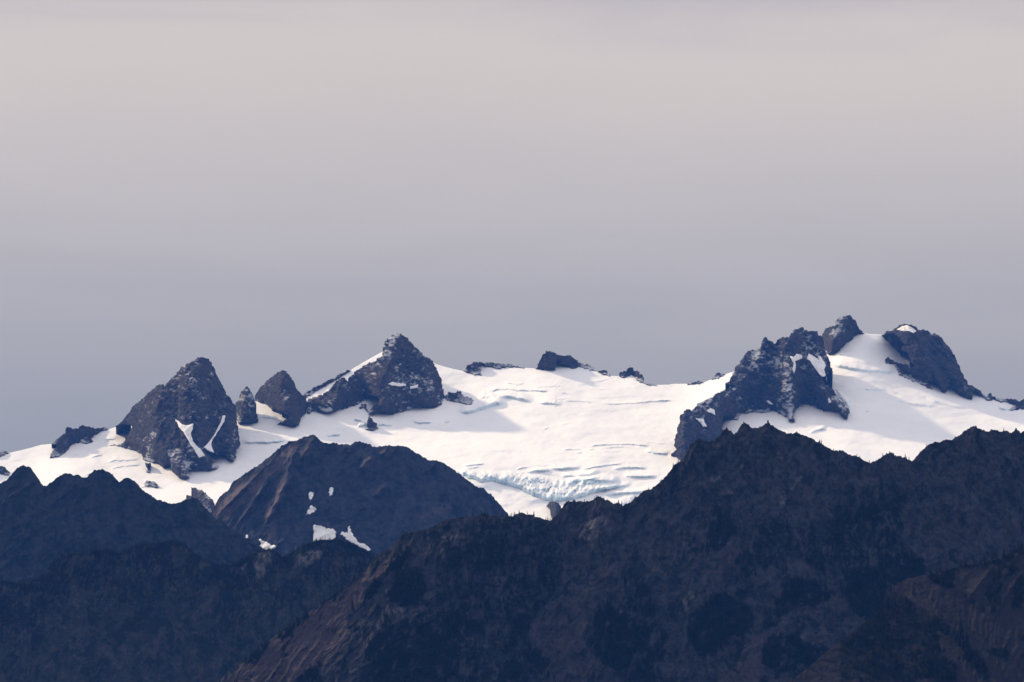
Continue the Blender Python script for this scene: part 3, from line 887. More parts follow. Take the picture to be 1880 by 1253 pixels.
class Ridge:
    def __init__(self, crest, dist, slope, relief, lam, shear, seed, ribs=(), jag=1.0, dist_fn=None, plane=12):
        self.plane = plane
        self.cx = np.array([p[0] for p in crest])
        self.cy = np.array([p[1] for p in crest])
        self.dist = dist
        self.mpp = dist / F
        self.k = self.mpp / math.tan(math.radians(slope))
        self.relief, self.lam, self.shear, self.seed, self.ribs, self.jag = relief, lam, shear, seed, ribs, jag
        self.dist_fn = dist_fn

    def crest(self, px, jag=True):
        y = np.interp(px, self.cx, self.cy)
        if jag:
            j = ridged(px / 11, .37, self.seed + 50, 3)
            y = y - self.jag * (1.5 * j + 1.4 * pn(px / 3.1, .21, self.seed + 51) + 1.6 * np.maximum(0, ridged(px / 7.3, .77, self.seed + 52, 2)) ** 2)
        return y

    def shear_at(self, px):
        s = self.shear
        return s if not isinstance(s, (list, tuple)) else np.interp(px, [a for a, _ in s], [b for _, b in s])

    def depth(self, px, py):
        px, py = np.broadcast_arrays(np.asarray(px, float), np.asarray(py, float))
        base = blur_cache(self, px)
        s = py - base
        w = 24 * fbm(px / 70, py / 70, self.seed + 9, 4)
        u = px + self.shear_at(px) * s + w
        L = self.lam
        r = 1.0 * ridged(u / L, py / (L * 1.7), self.seed, 4) + .4 * ridged(u / (L * .4) + 7, (py + .5 * w) / (L * .62), self.seed + 3, 4, .6) + .4 * fbm(px / 7, py / 8, self.seed + 6, 4, .6)
        lo = fbm(px / 240, py / 240, self.seed + 12, 2)
        D = self.dist - s * self.k - self.relief * r - self.relief * 1.0 * lo
        if self.dist_fn is not None:
            D = D + self.dist_fn(px, py)
        for x1, y1, x2, y2, wd, am in self.ribs:
            vx, vy = x2 - x1, y2 - y1
            L2 = math.hypot(vx, vy)
            m = (px > min(x1, x2) - 4 * wd) & (px < max(x1, x2) + 4 * wd) & (py > min(y1, y2) - 4 * wd) & (py < max(y1, y2) + 4 * wd)
            if not m.any():
                continue
            X, Y = px[m] - x1 + 4 * fbm(px[m] / 14, py[m] / 14, self.seed + 40, 2), py[m] - y1
            t = (X * vx + Y * vy) / L2
            n = (X * vy - Y * vx) / L2        # positive: to the right of a rib that runs down
            e = sstep(-.15 * L2, .2 * L2, t) * (1 - sstep(.75 * L2, 1.1 * L2, t))
            D = D.copy()
            D[m] -= am * e * np.exp(-np.abs(n) / wd)
        return D


def blur_cache(r, px):
    if not hasattr(r, '_bx'):
        r._bx = np.arange(r.cx.min() - 60, r.cx.max() + 61, 1.0)
        r._by = blur1(np.interp(r._bx, r.cx, r.cy), r.plane)
    return np.interp(px, r._bx, r._by)


def paint(px, py, polys, seed, warp=11.0):
    a = np.zeros(px.shape)
    wx = px + warp * fbm(px / 22, py / 22, seed, 5, .65)
    wy = py + warp * fbm(px / 22 + 9, py / 22, seed + 1, 5, .65)
    for poly, val in polys:
        p = np.array(poly)
        m = (wx > p[:, 0].min()) & (wx < p[:, 0].max()) & (wy > p[:, 1].min()) & (wy < p[:, 1].max())
        if m.any():
            ins = inside(wx[m], wy[m], poly)
            b = a[m]
            b[ins] = val
            a[m] = b
    k = np.array([1, 2, 3, 4, 3, 2, 1.]) / 16
    for ax in (0, 1):
        a = np.apply_along_axis(lambda q: np.convolve(np.pad(q, 3, mode='edge'), k, mode='valid'), ax, a)
    return a


def build_ridge(name, r, x0, x1, bottom, mat, step=1.8, rows=260, veg=(), veg0=.0, scree=(), scree0=0, pale=(), pale0=.3, back=.75):
    px = np.arange(x0, x1 + .1, step)
    top = r.crest(px)
    t = np.linspace(0, 1, rows)[:, None]
    bot = np.maximum(np.full(px.shape, float(bottom)), top + 30)
    py = top[None] + t ** 1.05 * (bot - top)[None]
    X = np.broadcast_to(px, py.shape).copy()
    D = r.depth(X, py)
    V = unproject(X, py, D)
    last = V[-1].copy()
    last[:, 1] -= 300
    last[:, 2] = GROUND_Z - 20
    B = back_rows(V[0], GROUND_Z - 20, [12, 45, 110, 230, 450, 800, 1400], back, r.seed)
    V2 = np.concatenate([B, V, last[None]], 0)
    nb = len(B)
    pad = lambda a: np.concatenate([np.repeat(a[:1], nb, 0), a, a[-1:]], 0).ravel()
    at = {'veg': pad(np.maximum(.72 * paint(X, py, veg, r.seed + 60, 22), veg0) if veg else np.full(X.shape, veg0)),
          'scree': pad(np.maximum(paint(X, py, scree, r.seed + 62), scree0) if scree else np.full(X.shape, scree0)),
          'pale': pad(np.maximum(paint(X, py, pale, r.seed + 64), pale0) if pale else np.full(X.shape, pale0))}
    at['veg'] = at['veg'] - .22 * np.clip(at['pale'] - pale0 - .1, 0, 1)
    nr, nc = V2.shape[:2]
    return make_mesh(name, V2.reshape(-1, 3), grid_faces(nr, nc), mat, attrs=at, smooth=True)


# the rocky hill in the middle
HILL = Ridge([(330, 1010)] + S8([(-60, 620), (20, 530), (60, 460), (80, 430), (130, 390), (150, 350), (200, 315), (270, 265), (300, 250), (350, 210), (400, 170), (440, 135), (490, 105), (520, 103), (560, 85), (620, 65),
                   (640, 65), (665, 90), (700, 112), (760, 112), (790, 125), (830, 118), (850, 125), (880, 110), (910, 100), (940, 115), (965, 120), (985, 135), (1020, 140), (1045, 130), (1085, 125),
                   (1110, 135), (1150, 130), (1195, 138), (1220, 155), (1260, 180), (1300, 205), (1325, 220), (1350, 212), (1390, 225), (1430, 245), (1470, 275), (1520, 310), (1560, 340), (1610, 375),
                   (1640, 380), (1690, 420), (1740, 475), (1795, 545), (1880, 640)]) + [(1010, 1030)],
             17000, 57, 13, 34, [(380, 1.0), (520, .75), (640, .5), (780, -.1), (900, -.5)], 101, jag=1.3,
             ribs=[(p[0][0], p[0][1], p[1][0], p[1][1], w, a) for p, w, a in [
                 (S8([(495, 300), (335, 610)]), 7, 60), (S8([(640, 70), (560, 210)]), 6, 40), (S8([(975, 195), (900, 270)]), 6, 40), (S8([(1065, 355), (990, 430)]), 6, 36),
                 (S8([(520, 160), (440, 420)]), 7, 40), (S8([(400, 200), (120, 470)]), 8, 34), (S8([(330, 380), (200, 570)]), 6, 40), (S8([(240, 360), (60, 540)]), 6, 34),
                 (S8([(1085, 130), (1030, 180)]), 5, 24), (S8([(1360, 240), (1280, 300)]), 5, 18), (S8([(860, 130), (840, 170)]), 4, 16), (S8([(380, 300), (290, 440)]), 5, 30)]])
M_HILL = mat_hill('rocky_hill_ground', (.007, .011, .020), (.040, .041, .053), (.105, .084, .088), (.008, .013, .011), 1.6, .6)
def band(x1, y1, x2, y2, w):
    L = math.hypot(x2 - x1, y2 - y1)
    nx, ny = (y2 - y1) / L * w, -(x2 - x1) / L * w
    return [(x1, y1), ((x1 + x2) / 2 + nx, (y1 + y2) / 2 + ny), (x2, y2), ((x1 + x2) / 2 - nx, (y1 + y2) / 2 - ny)]


sunlit_streaks = [(band(*S8([(500, 290), (330, 620)])[0], *S8([(500, 290), (330, 620)])[1], 9), .9), (band(*S8([(635, 110), (570, 205)])[0], *S8([(635, 110), (570, 205)])[1], 6), .9),  # sunlight on the ribs and left flank, painted in as lighter rock colour
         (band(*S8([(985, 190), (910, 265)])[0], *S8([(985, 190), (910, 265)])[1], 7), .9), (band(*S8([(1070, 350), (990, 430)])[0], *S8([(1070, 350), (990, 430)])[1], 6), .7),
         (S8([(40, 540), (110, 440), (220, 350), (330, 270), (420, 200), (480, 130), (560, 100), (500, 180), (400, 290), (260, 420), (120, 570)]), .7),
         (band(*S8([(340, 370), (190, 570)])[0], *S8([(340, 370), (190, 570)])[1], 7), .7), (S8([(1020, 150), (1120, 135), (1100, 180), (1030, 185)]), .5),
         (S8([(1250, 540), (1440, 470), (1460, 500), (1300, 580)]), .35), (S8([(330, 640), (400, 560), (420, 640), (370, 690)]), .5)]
o = build_ridge('hill', HILL, 332, 1008, 1090, M_HILL, 1.7, 200, scree=sunlit_streaks, pale0=.25)  # the scree mask here carries the painted sunlit streaks
tag(o, 'bare brown rocky hill with small snow patches below the glacier', 'hill', kind='structure')

SNP = 'snow patches on the bare rocky hill'
for lab, poly in [
    ('narrow snow patch, uppermost left of the three high on the rocky hill', S8([(605, 405), (635, 402), (630, 430), (615, 462), (605, 430)])),
    ('ragged snow patch just under the narrow one on the rocky hill', S8([(612, 482), (640, 490), (652, 500), (635, 525), (612, 535), (590, 535), (600, 508)])),
    ('small upright snow patch highest right on the rocky hill', S8([(728, 378), (755, 374), (748, 405), (745, 425), (730, 428), (725, 405)])),
    ('biggest blocky snow patch at the foot of the rocky hill', S8([(630, 600), (660, 598), (720, 615), (755, 620), (770, 645), (765, 672), (740, 690), (700, 700), (660, 695), (645, 705), (628, 690), (635, 650)])),
    ('long slanting snow patch with a thin upper tongue', S8([(795, 645), (810, 640), (840, 642), (836, 605), (850, 602), (860, 640), (885, 675), (900, 700), (940, 712), (965, 735), (975, 752), (930, 740), (895, 720), (870, 705), (830, 682), (812, 668)])),
    ('bright crescent snow patch in the notch left of the wooded knoll', S8([(308, 680), (345, 695), (380, 712), (422, 720), (385, 750), (350, 750), (315, 722), (325, 705)])),
    ('tiny bright snow spot, leftmost on the rocky hill', S8([(228, 656), (240, 658), (248, 672), (235, 680)])),
]:
    s = sheet('snow_patch', poly, lambda x, y: HILL.depth(x, y), M_PATCH, 1.4, 30, 5, jag=1.5, smooth=True, taper=.95, offset=9)
    tag(s, lab, 'snow patch', SNP)

# dark jagged ridge at the left
LEFT = Ridge([(-900, 1150), (-640, 1010), (-470, 940), (-330, 890), (-200, 920), (-80, 905)] + SL([(0, 185), (50, 160), (95, 105), (120, 80), (155, 60), (210, 70), (235, 110), (265, 150), (300, 205), (325, 195), (370, 165), (410, 130), (450, 115), (490, 120), (520, 130), (535, 122), (560, 140),
                   (590, 150), (620, 120), (650, 95), (680, 88), (720, 92), (760, 110), (800, 155), (825, 172), (860, 150), (885, 142), (910, 160), (945, 180), (970, 215), (1000, 245), (1040, 265),
                   (1070, 290), (1100, 300), (1150, 315), (1190, 325), (1230, 320), (1280, 295), (1330, 285), (1365, 290), (1390, 320), (1420, 355), (1460, 395), (1480, 420), (1530, 435), (1560, 470),
                   (1600, 500), (1650, 530), (1700, 560), (1750, 600), (1800, 625), (1880, 680), (2000, 760)]) + [(640, 1110)],
             14800, 57, 12, 42, [(0, .9), (150, .6), (300, .2), (450, -.3)], 111, jag=1.2, plane=70)
M_LEFT = mat_hill('dark_ridge_ground', (.004, .007, .012), (.030, .031, .036), (.028, .022, .022), (.005, .009, .008), 1.4, .5)
o = build_ridge('mountain_ridge', LEFT, -880, 600, 1160, M_LEFT, 1.7, 200, veg0=.25, pale0=.2)
tag(o, 'dark jagged ridge below the bright snow at the left', 'ridge', kind='structure')

# wooded hill lower left
WOOD = Ridge([(-900, 1290), (-600, 1120), (-420, 1060), (-250, 1020), (-160, 1050), (-80, 1062)] + SL([(0, 855), (50, 858), (100, 872), (160, 878), (190, 882), (230, 864), (280, 830), (310, 804), (340, 756), (370, 722), (410, 698), (450, 665), (500, 668), (540, 660), (600, 662), (625, 640), (690, 642),
                   (740, 628), (780, 645), (800, 660), (830, 662), (870, 655), (920, 618), (960, 598), (1020, 598), (1080, 598), (1130, 588), (1180, 580), (1210, 588), (1270, 608), (1310, 638),
                   (1350, 676), (1400, 706), (1450, 722), (1500, 745), (1540, 742), (1600, 755)]) +
             S8([(160, 832), (230, 795), (290, 770), (345, 745), (375, 743), (400, 760), (430, 775), (460, 795), (490, 770), (560, 726), (620, 702), (680, 688), (720, 688), (780, 688), (830, 702), (900, 732),
                 (960, 765), (990, 780), (1060, 830)]) + [(800, 1080), (900, 1130)],
             12000, 57, 6.5, 46, [(0, .3), (250, -.2), (450, .5), (600, .6)], 121, jag=1.0, plane=90,
             ribs=[(p[0][0], p[0][1], p[1][0], p[1][1], w * 1.3, a * .3) for p, w, a in [
                 (S8([(370, 745), (290, 900)]), 7, 34), (S8([(560, 770), (520, 850)]), 5, 26), (S8([(680, 760), (580, 850)]), 5, 24), (S8([(460, 800), (470, 900)]), 6, -20)]])
M_WOOD = mat_hill('wooded_hill_ground', (.008, .010, .011), (.036, .034, .034), (.018, .019, .017), (.004, .008, .007), 1.1, .4)
w_pale = [(S8([(280, 780), (340, 750), (385, 745), (400, 800), (360, 900), (290, 930), (280, 850)]), .95),
          (S8([(510, 850), (540, 770), (620, 740), (700, 750), (690, 790), (610, 850), (520, 870)]), .95),
          (S8([(185, 880), (215, 830), (250, 810), (240, 860)]), .8), (S8([(650, 990), (690, 950), (690, 980), (660, 1020)]), .8),
          (SL([(840, 760), (940, 730), (1000, 770), (960, 830), (880, 810)]), .6), (SL([(560, 960), (900, 960), (1000, 1010), (900, 1100), (500, 1120), (400, 1040)]), .5)]
w_scree = [(SL([(420, 1060), (560, 960), (900, 980), (960, 1040), (860, 1160), (560, 1170)]), .8), (SL([(980, 820), (1180, 830), (1180, 870), (980, 860)]), .7)]
w_bare = [(p, 0.001) for p, _ in w_pale[:2]]
o = build_ridge('hill', WOOD, -880, 890, 1300, M_WOOD, 1.6, 230, veg0=.38, pale=w_pale, pale0=.2, scree=w_scree)
tag(o, 'wooded dark blue hill at the lower left', 'hill', kind='structure')

# main dark mountain
MAIN = Ridge([(300, 1330)] + S8([(420, 1252), (470, 1218), (540, 1168), (590, 1124), (650, 1088), (720, 1043), (770, 1004), (850, 935), (900, 895), (950, 872), (990, 805), (1040, 764), (1110, 722), (1160, 657), (1190, 640)]) +
             S7([(0, 842), (60, 817), (110, 782), (150, 768), (230, 754), (280, 745), (340, 735), (400, 730), (430, 720), (470, 738), (530, 738), (600, 745), (640, 738), (680, 714), (710, 716), (740, 733), (770, 731),
                 (800, 748), (850, 758), (885, 771), (905, 768), (940, 738), (970, 702), (1000, 662), (1020, 637), (1060, 630), (1110, 637), (1150, 632), (1210, 627), (1240, 602), (1260, 600), (1290, 622),
                 (1330, 627), (1355, 657), (1375, 650), (1400, 652), (1420, 667), (1450, 647), (1480, 642), (1510, 612), (1550, 582)]) +
             S6([(0, 712), (60, 702), (100, 672), (150, 627), (190, 582), (220, 542), (250, 512), (290, 477), (320, 432), (340, 392), (370, 362), (410, 337), (440, 357), (480, 364), (520, 347), (560, 317), (580, 277),
                 (600, 264), (630, 282), (655, 307), (690, 277), (710, 237), (730, 222), (760, 242), (785, 262), (830, 262), (870, 242), (905, 230), (940, 252), (970, 272), (1010, 287), (1050, 307), (1080, 302),
                 (1105, 292), (1150, 317), (1220, 340), (1240, 357), (1270, 367), (1290, 382), (1330, 402), (1380, 430), (1440, 427), (1490, 457), (1530, 467), (1560, 477), (1600, 502), (1635, 517)]) +
             SR([(720, 371), (760, 351), (790, 326), (830, 309), (855, 311), (865, 336), (910, 336), (950, 351), (1000, 376), (1030, 351), (1070, 301), (1110, 266), (1160, 236), (1190, 221), (1215, 231), (1260, 204),
                 (1280, 216), (1300, 206), (1320, 213), (1345, 183), (1360, 186), (1400, 151), (1440, 126), (1480, 101), (1500, 99), (1515, 121), (1550, 131), (1600, 146), (1620, 131), (1660, 136), (1700, 146),
                 (1750, 141), (1780, 163), (1800, 141), (1820, 123), (1840, 146), (1860, 161), (1880, 141), (1920, 180)]) + [(1960, 790), (2020, 830), (2110, 800), (2240, 880), (2360, 850), (2560, 960), (2800, 1080)],
             9600, 58, 7.5, 50, [(450, 1.2), (700, 1.0), (900, .1), (1100, .2), (1300, .5), (1450, .1), (1600, -.2), (1800, -.4)], 131, jag=1.35, plane=170,
             ribs=[(p[0][0], p[0][1], p[1][0], p[1][1], w * 1.3, a * .3) for p, w, a in [
                 (S6([(900, 235), (700, 560), (590, 720)]), 9, 26), (S6([(1110, 590), (960, 820)]), 8, 24), (S6([(740, 640), (720, 900)]), 7, 18), (S6([(410, 340), (200, 760)]), 9, 16),
                 (S7([(1250, 600), (1200, 900)]), 10, 20), (S7([(420, 715), (380, 960)]), 10, 16), (SR([(1490, 100), (1400, 500)]), 12, 22), (SR([(830, 310), (760, 600)]), 10, 16),
                 (SN([(610, 190), (480, 390)]), 7, 18), (SN([(940, 520), (760, 800)]), 7, 18), (SN([(860, 870), (560, 1230)]), 9, 18), (SM([(1370, 350), (1080, 640)]), 7, 14),
                 (SE([(1500, 180), (1200, 480)]), 9, 20), (SE([(1300, 560), (900, 1150)]), 8, 18), (S6([(1270, 370), (1180, 640)]), 9, 16)]])
main_veg = [
    (SE([(1150, 560), (1180, 510), (1250, 450), (1285, 470), (1235, 550), (1185, 630), (1150, 612)]), .95),
    (SE([(1480, 370), (1540, 355), (1600, 420), (1640, 520), (1660, 640), (1500, 650), (1340, 620), (1330, 570), (1380, 480)]), .9),
    (SE([(1190, 920), (1280, 880), (1290, 700), (1320, 720), (1400, 800), (1500, 760), (1600, 780), (1900, 700), (1900, 1300), (1110, 1300), (1150, 1010)]), .85),
    (SE([(1420, 230), (1480, 200), (1510, 230), (1480, 290), (1420, 340), (1330, 420), (1290, 400), (1350, 330)]), .95),
    (SE([(900, 600), (1000, 480), (1110, 410), (1060, 450), (970, 540), (880, 600), (780, 665), (770, 630)]), .95),
    (SE([(500, 830), (700, 690), (710, 740), (600, 840), (540, 905), (470, 900)]), .95),
    (SE([(170, 1110), (300, 950), (420, 900), (330, 1080), (200, 1120)]), .95),
    (SE([(600, 1300), (680, 1150), (740, 1130), (790, 1170), (830, 1300)]), .9),
    (SE([(1180, 400), (1230, 330), (1330, 230), (1400, 160), (1300, 270), (1200, 410)]), .9),
    (SE([(900, 620), (960, 580), (1000, 590), (930, 625)]), .9),
    (SM([(0, 300), (300, 60), (640, 40), (820, 90), (960, 260), (900, 560), (800, 700), (700, 820), (760, 1000), (900, 1300), (0, 1300)]), .60),
    (SM([(1180, 700), (1240, 650), (1320, 700), (1460, 790), (1560, 900), (1640, 1300), (1450, 1300), (1250, 1110), (1110, 1000), (1150, 850)]), .85),
    (SM([(1360, 420), (1480, 400), (1560, 560), (1620, 760), (1700, 900), (1650, 1250), (1560, 1000), (1480, 780), (1380, 600)]), .65),
    (SN([(400, 290), (430, 200), (500, 60), (580, 20), (600, 150), (540, 230), (450, 310)]), .9),
    (SN([(250, 780), (420, 620), (520, 610), (640, 650), (720, 720), (760, 800), (640, 930), (520, 1020), (330, 1080), (250, 960)]), .9),
    (SN([(560, 400), (620, 330), (760, 200), (800, 40), (1000, 60), (1030, 280), (1000, 400), (820, 450), (720, 480), (600, 520)]), .62),
    (SN([(940, 520), (1080, 480), (1250, 520), (1300, 640), (1200, 680), (1000, 720), (900, 850), (800, 840), (850, 700), (880, 620), (950, 640)]), .9),
    (SN([(800, 1000), (860, 900), (1000, 900), (1060, 880), (1100, 960), (1280, 1010), (1440, 1200), (1440, 1300), (1000, 1300), (1000, 1180), (800, 1160)]), .9),
    (SN([(1050, 100), (1440, 40), (1441, 500), (1200, 450), (1080, 350)]), .58),
    (SF([(0, 560), (100, 430), (380, 360), (470, 300), (560, 290), (640, 380), (680, 450), (560, 470), (500, 640), (640, 780), (800, 840), (900, 1000), (1100, 1200), (1060, 1253), (700, 900), (500, 1000), (300, 900), (80, 700)]), .9),
    (SF([(0, 0), (300, 0), (280, 180), (100, 300), (0, 300)]), .6),
    (S6([(480, 960), (560, 860), (640, 860), (640, 960), (520, 1140), (440, 1200)]), .85),
    (S6([(1440, 700), (1880, 640), (1880, 1250), (1300, 1250), (1380, 900)]), .56),
    (S6([(150, 640), (340, 420), (420, 360), (480, 420), (330, 620), (230, 800), (60, 900), (0, 800)]), .52),
]
main_scree = [
    (SE([(60, 1253), (300, 1010), (440, 890), (700, 740), (960, 560), (1130, 430), (1300, 300), (1440, 240), (1300, 420), (1150, 480), (1120, 620), (1010, 700), (1020, 900), (900, 1080), (760, 1130), (620, 1253)]), 1.0),
    (SM([(660, 850), (800, 760), (1080, 640), (1120, 830), (1090, 1000), (1250, 1130), (1420, 1300), (880, 1300), (760, 1100), (700, 950)]), .22),
    (SM([(1060, 640), (1370, 340), (1390, 390), (1180, 580), (1150, 720)]), .25),
    (SN([(480, 400), (600, 180), (620, 200), (560, 380), (470, 480)]), .4), (SN([(760, 840), (930, 560), (950, 640), (840, 700), (780, 800)]), .45),
    (SN([(460, 1300), (560, 1060), (780, 920), (870, 870), (800, 1100), (790, 1300)]), .5), (SN([(1010, 1300), (1010, 1140), (1140, 1140), (1250, 1300)]), .4),
    (SF([(520, 0), (1361, 0), (1361, 210), (1000, 360), (700, 420), (640, 300), (560, 150)]), .12),
]
main_pale = [
    (S6([(590, 720), (690, 560), (760, 380), (720, 560), (640, 700), (760, 860), (720, 920), (680, 760)]), .9), (S6([(960, 820), (1050, 680), (1130, 590), (1160, 610), (1060, 740), (1030, 860)]), 1.0),
    (S7([(1080, 920), (1150, 780), (1280, 700), (1340, 730), (1310, 860), (1200, 930)]), .9), (S7([(100, 880), (230, 840), (290, 880), (200, 960)]), .9),
    (S6([(940, 470), (980, 420), (1040, 470), (980, 540)]), .8), (S6([(320, 660), (560, 560), (560, 660), (360, 690)]), .7),
    (SE([(1050, 1080), (1230, 800), (1330, 620), (1500, 690), (1290, 780), (1180, 960), (1100, 1060)]), 1.0), (SE([(1280, 550), (1380, 470), (1350, 540), (1300, 600)]), 1.0),
    (SE([(1540, 330), (1620, 310), (1690, 360), (1600, 380)]), .8), (SE([(460, 1130), (740, 860), (900, 720), (740, 900), (540, 1120)]), .8), (SE([(200, 1253), (400, 1120), (420, 1130), (260, 1253)]), .9),
    (SM([(1190, 720), (1260, 630), (1400, 750), (1380, 770), (1260, 680)]), .9), (SN([(1000, 830), (1250, 1030), (1230, 1040), (1000, 860)]), 1.0), (SN([(150, 760), (260, 560), (340, 600), (270, 760)]), .8),
    (SF([(300, 620), (400, 620), (560, 560), (640, 600), (540, 640)]), .6), (SF([(20, 400), (200, 300), (200, 450), (40, 480)]), .6),
]
M_MAIN = mat_hill('dark_mountain_ground', (.003, .005, .010), (.036, .036, .046), (.046, .037, .044), (.0020, .0042, .0055), .9, .5)
o = build_ridge('mountain', MAIN, 300, 2700, 1330, M_MAIN, 1.5, 300, veg=main_veg, veg0=.24, scree=main_scree, pale=main_pale, pale0=.24)
tag(o, 'great dark mountainside in shade filling the lower right', 'mountain', kind='structure')

# nearest spur at the lower right
SPUR = Ridge([(1330, 1330), (1400, 1282), (1470, 1238), (1520, 1196), (1570, 1158), (1615, 1122)] + SF([(330, 640), (400, 560), (480, 505), (600, 475), (690, 450), (770, 434), (850, 414), (900, 399), (1000, 379), (1100, 364), (1200, 334), (1300, 274), (1361, 224)]) + [(1960, 975), (2080, 920), (2230, 960), (2420, 1050), (2640, 1180), (2800, 1320)],
             7800, 56, 3.4, 40, [(1400, -.8), (1700, -.5), (1880, .6)], 141, jag=.9, plane=170,
             ribs=[(p[0][0], p[0][1], p[1][0], p[1][1], w * 1.2, a * .5) for p, w, a in [(SF([(520, 640), (760, 800)]), 7, 14), (SF([(1130, 400), (940, 650)]), 8, 14), (SF([(1300, 500), (1130, 800)]), 8, 12), (SF([(560, 980), (760, 1250)]), 8, 12)]])
spur_veg = [
    (SF([(640, 470), (780, 420), (1000, 370), (1200, 330), (1361, 200), (1361, 300), (1180, 390), (1000, 410), (860, 440), (860, 560), (780, 560), (700, 520)]), .95),
    (SF([(500, 640), (640, 790), (740, 800), (860, 900), (820, 930), (720, 880), (800, 1060), (900, 1253), (0, 1253), (0, 700), (200, 560), (400, 560)]), .9),
    (SF([(860, 900), (890, 830), (920, 900), (960, 980), (1060, 1110), (1110, 1200), (1080, 1230), (1000, 1150), (900, 1050), (860, 950)]), 1.0),
    (SF([(1110, 1010), (1180, 1010), (1250, 1050), (1250, 1090), (1180, 1080), (1120, 1050)]), 1.0),
    (SF([(1130, 470), (1180, 450), (1200, 560), (1190, 680), (1130, 770), (1110, 700), (1090, 600)]), .9),
    (SF([(1310, 500), (1361, 450), (1361, 760), (1300, 740), (1270, 700)]), .9), (SF([(1200, 400), (1290, 380), (1280, 500), (1220, 510)]), .9),
    (SF([(1040, 640), (1055, 690), (1050, 750), (1035, 750)]), .9), (SF([(620, 1080), (680, 1060), (700, 1100), (780, 1090), (800, 1160), (900, 1253), (600, 1253)]), .95),
]
spur_pale = [(SF([(960, 960), (1100, 900), (1361, 740), (1361, 1253), (1100, 1253), (1120, 1200), (1000, 1020)]), .30), (SF([(540, 560), (740, 700), (740, 780), (560, 680)]), .5), (SF([(800, 500), (870, 560), (880, 490)]), .9)]
M_SPUR = mat_hill('near_spur_ground', (.004, .005, .009), (.021, .020, .027), (.019, .017, .023), (.002, .004, .006), .7, -.4)
o = build_ridge('hillside', SPUR, 1332, 2700, 1330, M_SPUR, 1.5, 220, veg=spur_veg, veg0=.20, scree0=.55, pale=spur_pale, pale0=.12)
tag(o, 'stony brown spur with a few conifers at the lower right corner', 'hillside', kind='structure')

# valley floor far below everything
g = np.array([[-9000, -2500], [9000, -2500], [9000, 30500], [-9000, 30500]], float)
gx, gy = np.meshgrid(np.linspace(-9000, 9000, 60), np.linspace(-2500, 30500, 110))
gz = GROUND_Z + 30 * fbm(gx / 1500, gy / 1500, 7, 4)
gv = np.stack([gx, gy, gz], -1)
near = np.hypot(gx, gy) < 900
gv[..., 2] += 0
o = make_mesh('ground', gv.reshape(-1, 3), grid_faces(110, 60)[:, ::-1], M_GROUND, smooth=True)
tag(o, 'dark valley floor far below the mountains', 'ground', kind='structure')


# ------------------------------------------------------------------ conifers
def conifer_parts(seed, tiers, fins, slim, lean=0.0):
    """unit-height conifer: tapered trunk, and a crown of drooping boughs, each bough a small bent blade"""
    rng = random.Random(seed)
    tv, tf = [], []
    n = 6
    for k, (z, r) in enumerate(((-.06, .022), (.25, .018), (.6, .011), (.97, .002))):
        for i in range(n):
            a = 2 * math.pi * i / n
            tv.append((r * math.cos(a) + lean * z * z, r * math.sin(a), z))
        if k:
            for i in range(n):
                a, b = (k - 1) * n + i, (k - 1) * n + (i + 1) % n
                tf.append((a, b, b + n, a + n))
    cv, cf = [], []
    for t in range(tiers):
        f = (t + .3 * rng.random()) / tiers
        z = .10 + .88 * f
        rad = slim * (1 - f) ** .8 * rng.uniform(.75, 1.12) + .012
        m = max(4, int(fins * (1 - .55 * f)))
        a0 = rng.random() * 6.28
        for i in range(m):
            if rng.random() < .10:
                continue
            a = a0 + 2 * math.pi * (i + .35 * rng.random()) / m
            L = rad * rng.uniform(.6, 1.2)
            zz = z + rng.uniform(-.3, .3) / tiers
            w = L * .36 + .012
            ca, sa = math.cos(a), math.sin(a)
            x0 = lean * zz * zz
            b = len(cv)
            cv += [(x0, 0, zz + .05), (x0 + ca * L * .55 - sa * w, sa * L * .55 + ca * w, zz - .012), (x0 + ca * L, sa * L, zz - .035 - L * .18), (x0 + ca * L * .55 + sa * w, sa * L * .55 - ca * w, zz - .012),
                   (x0 + ca * L * .5, sa * L * .5, zz - .05)]
            cf += [(b, b + 1, b + 2), (b, b + 2, b + 3), (b + 1, b + 4, b + 2), (b + 4, b + 3, b + 2)]
    b = len(cv)
    cv += [(.02 + lean * .9, 0, .93), (-.01 + lean * .9, .017, .93), (-.01 + lean * .9, -.017, .93), (lean, 0, 1.0)]
    cf += [(b, b + 1, b + 3), (b + 1, b + 2, b + 3), (b + 2, b, b + 3)]
    return (np.array(tv), np.array(tf)), (np.array(cv), np.array(cf))


def bare_mesh(name, v, f, mat):
    me = bpy.data.meshes.new(name)
    me.from_pydata([tuple(p) for p in v], [], [tuple(q) for q in f])
    me.materials.append(mat)
    me.update()
    return me


PROTO = []
for i, (ti, fi, sl, le) in enumerate([(15, 9, .17, 0), (13, 9, .22, .02), (16, 8, .13, -.02), (12, 10, .26, 0), (14, 9, .19, .03)]):
    (tv, tf), (cv, cf) = conifer_parts(200 + i, ti, fi, sl, le)
    PROTO.append((bare_mesh('trunk', tv, tf, M_TRUNK), bare_mesh('crown', cv, cf, M_CROWN)))
TREES = []


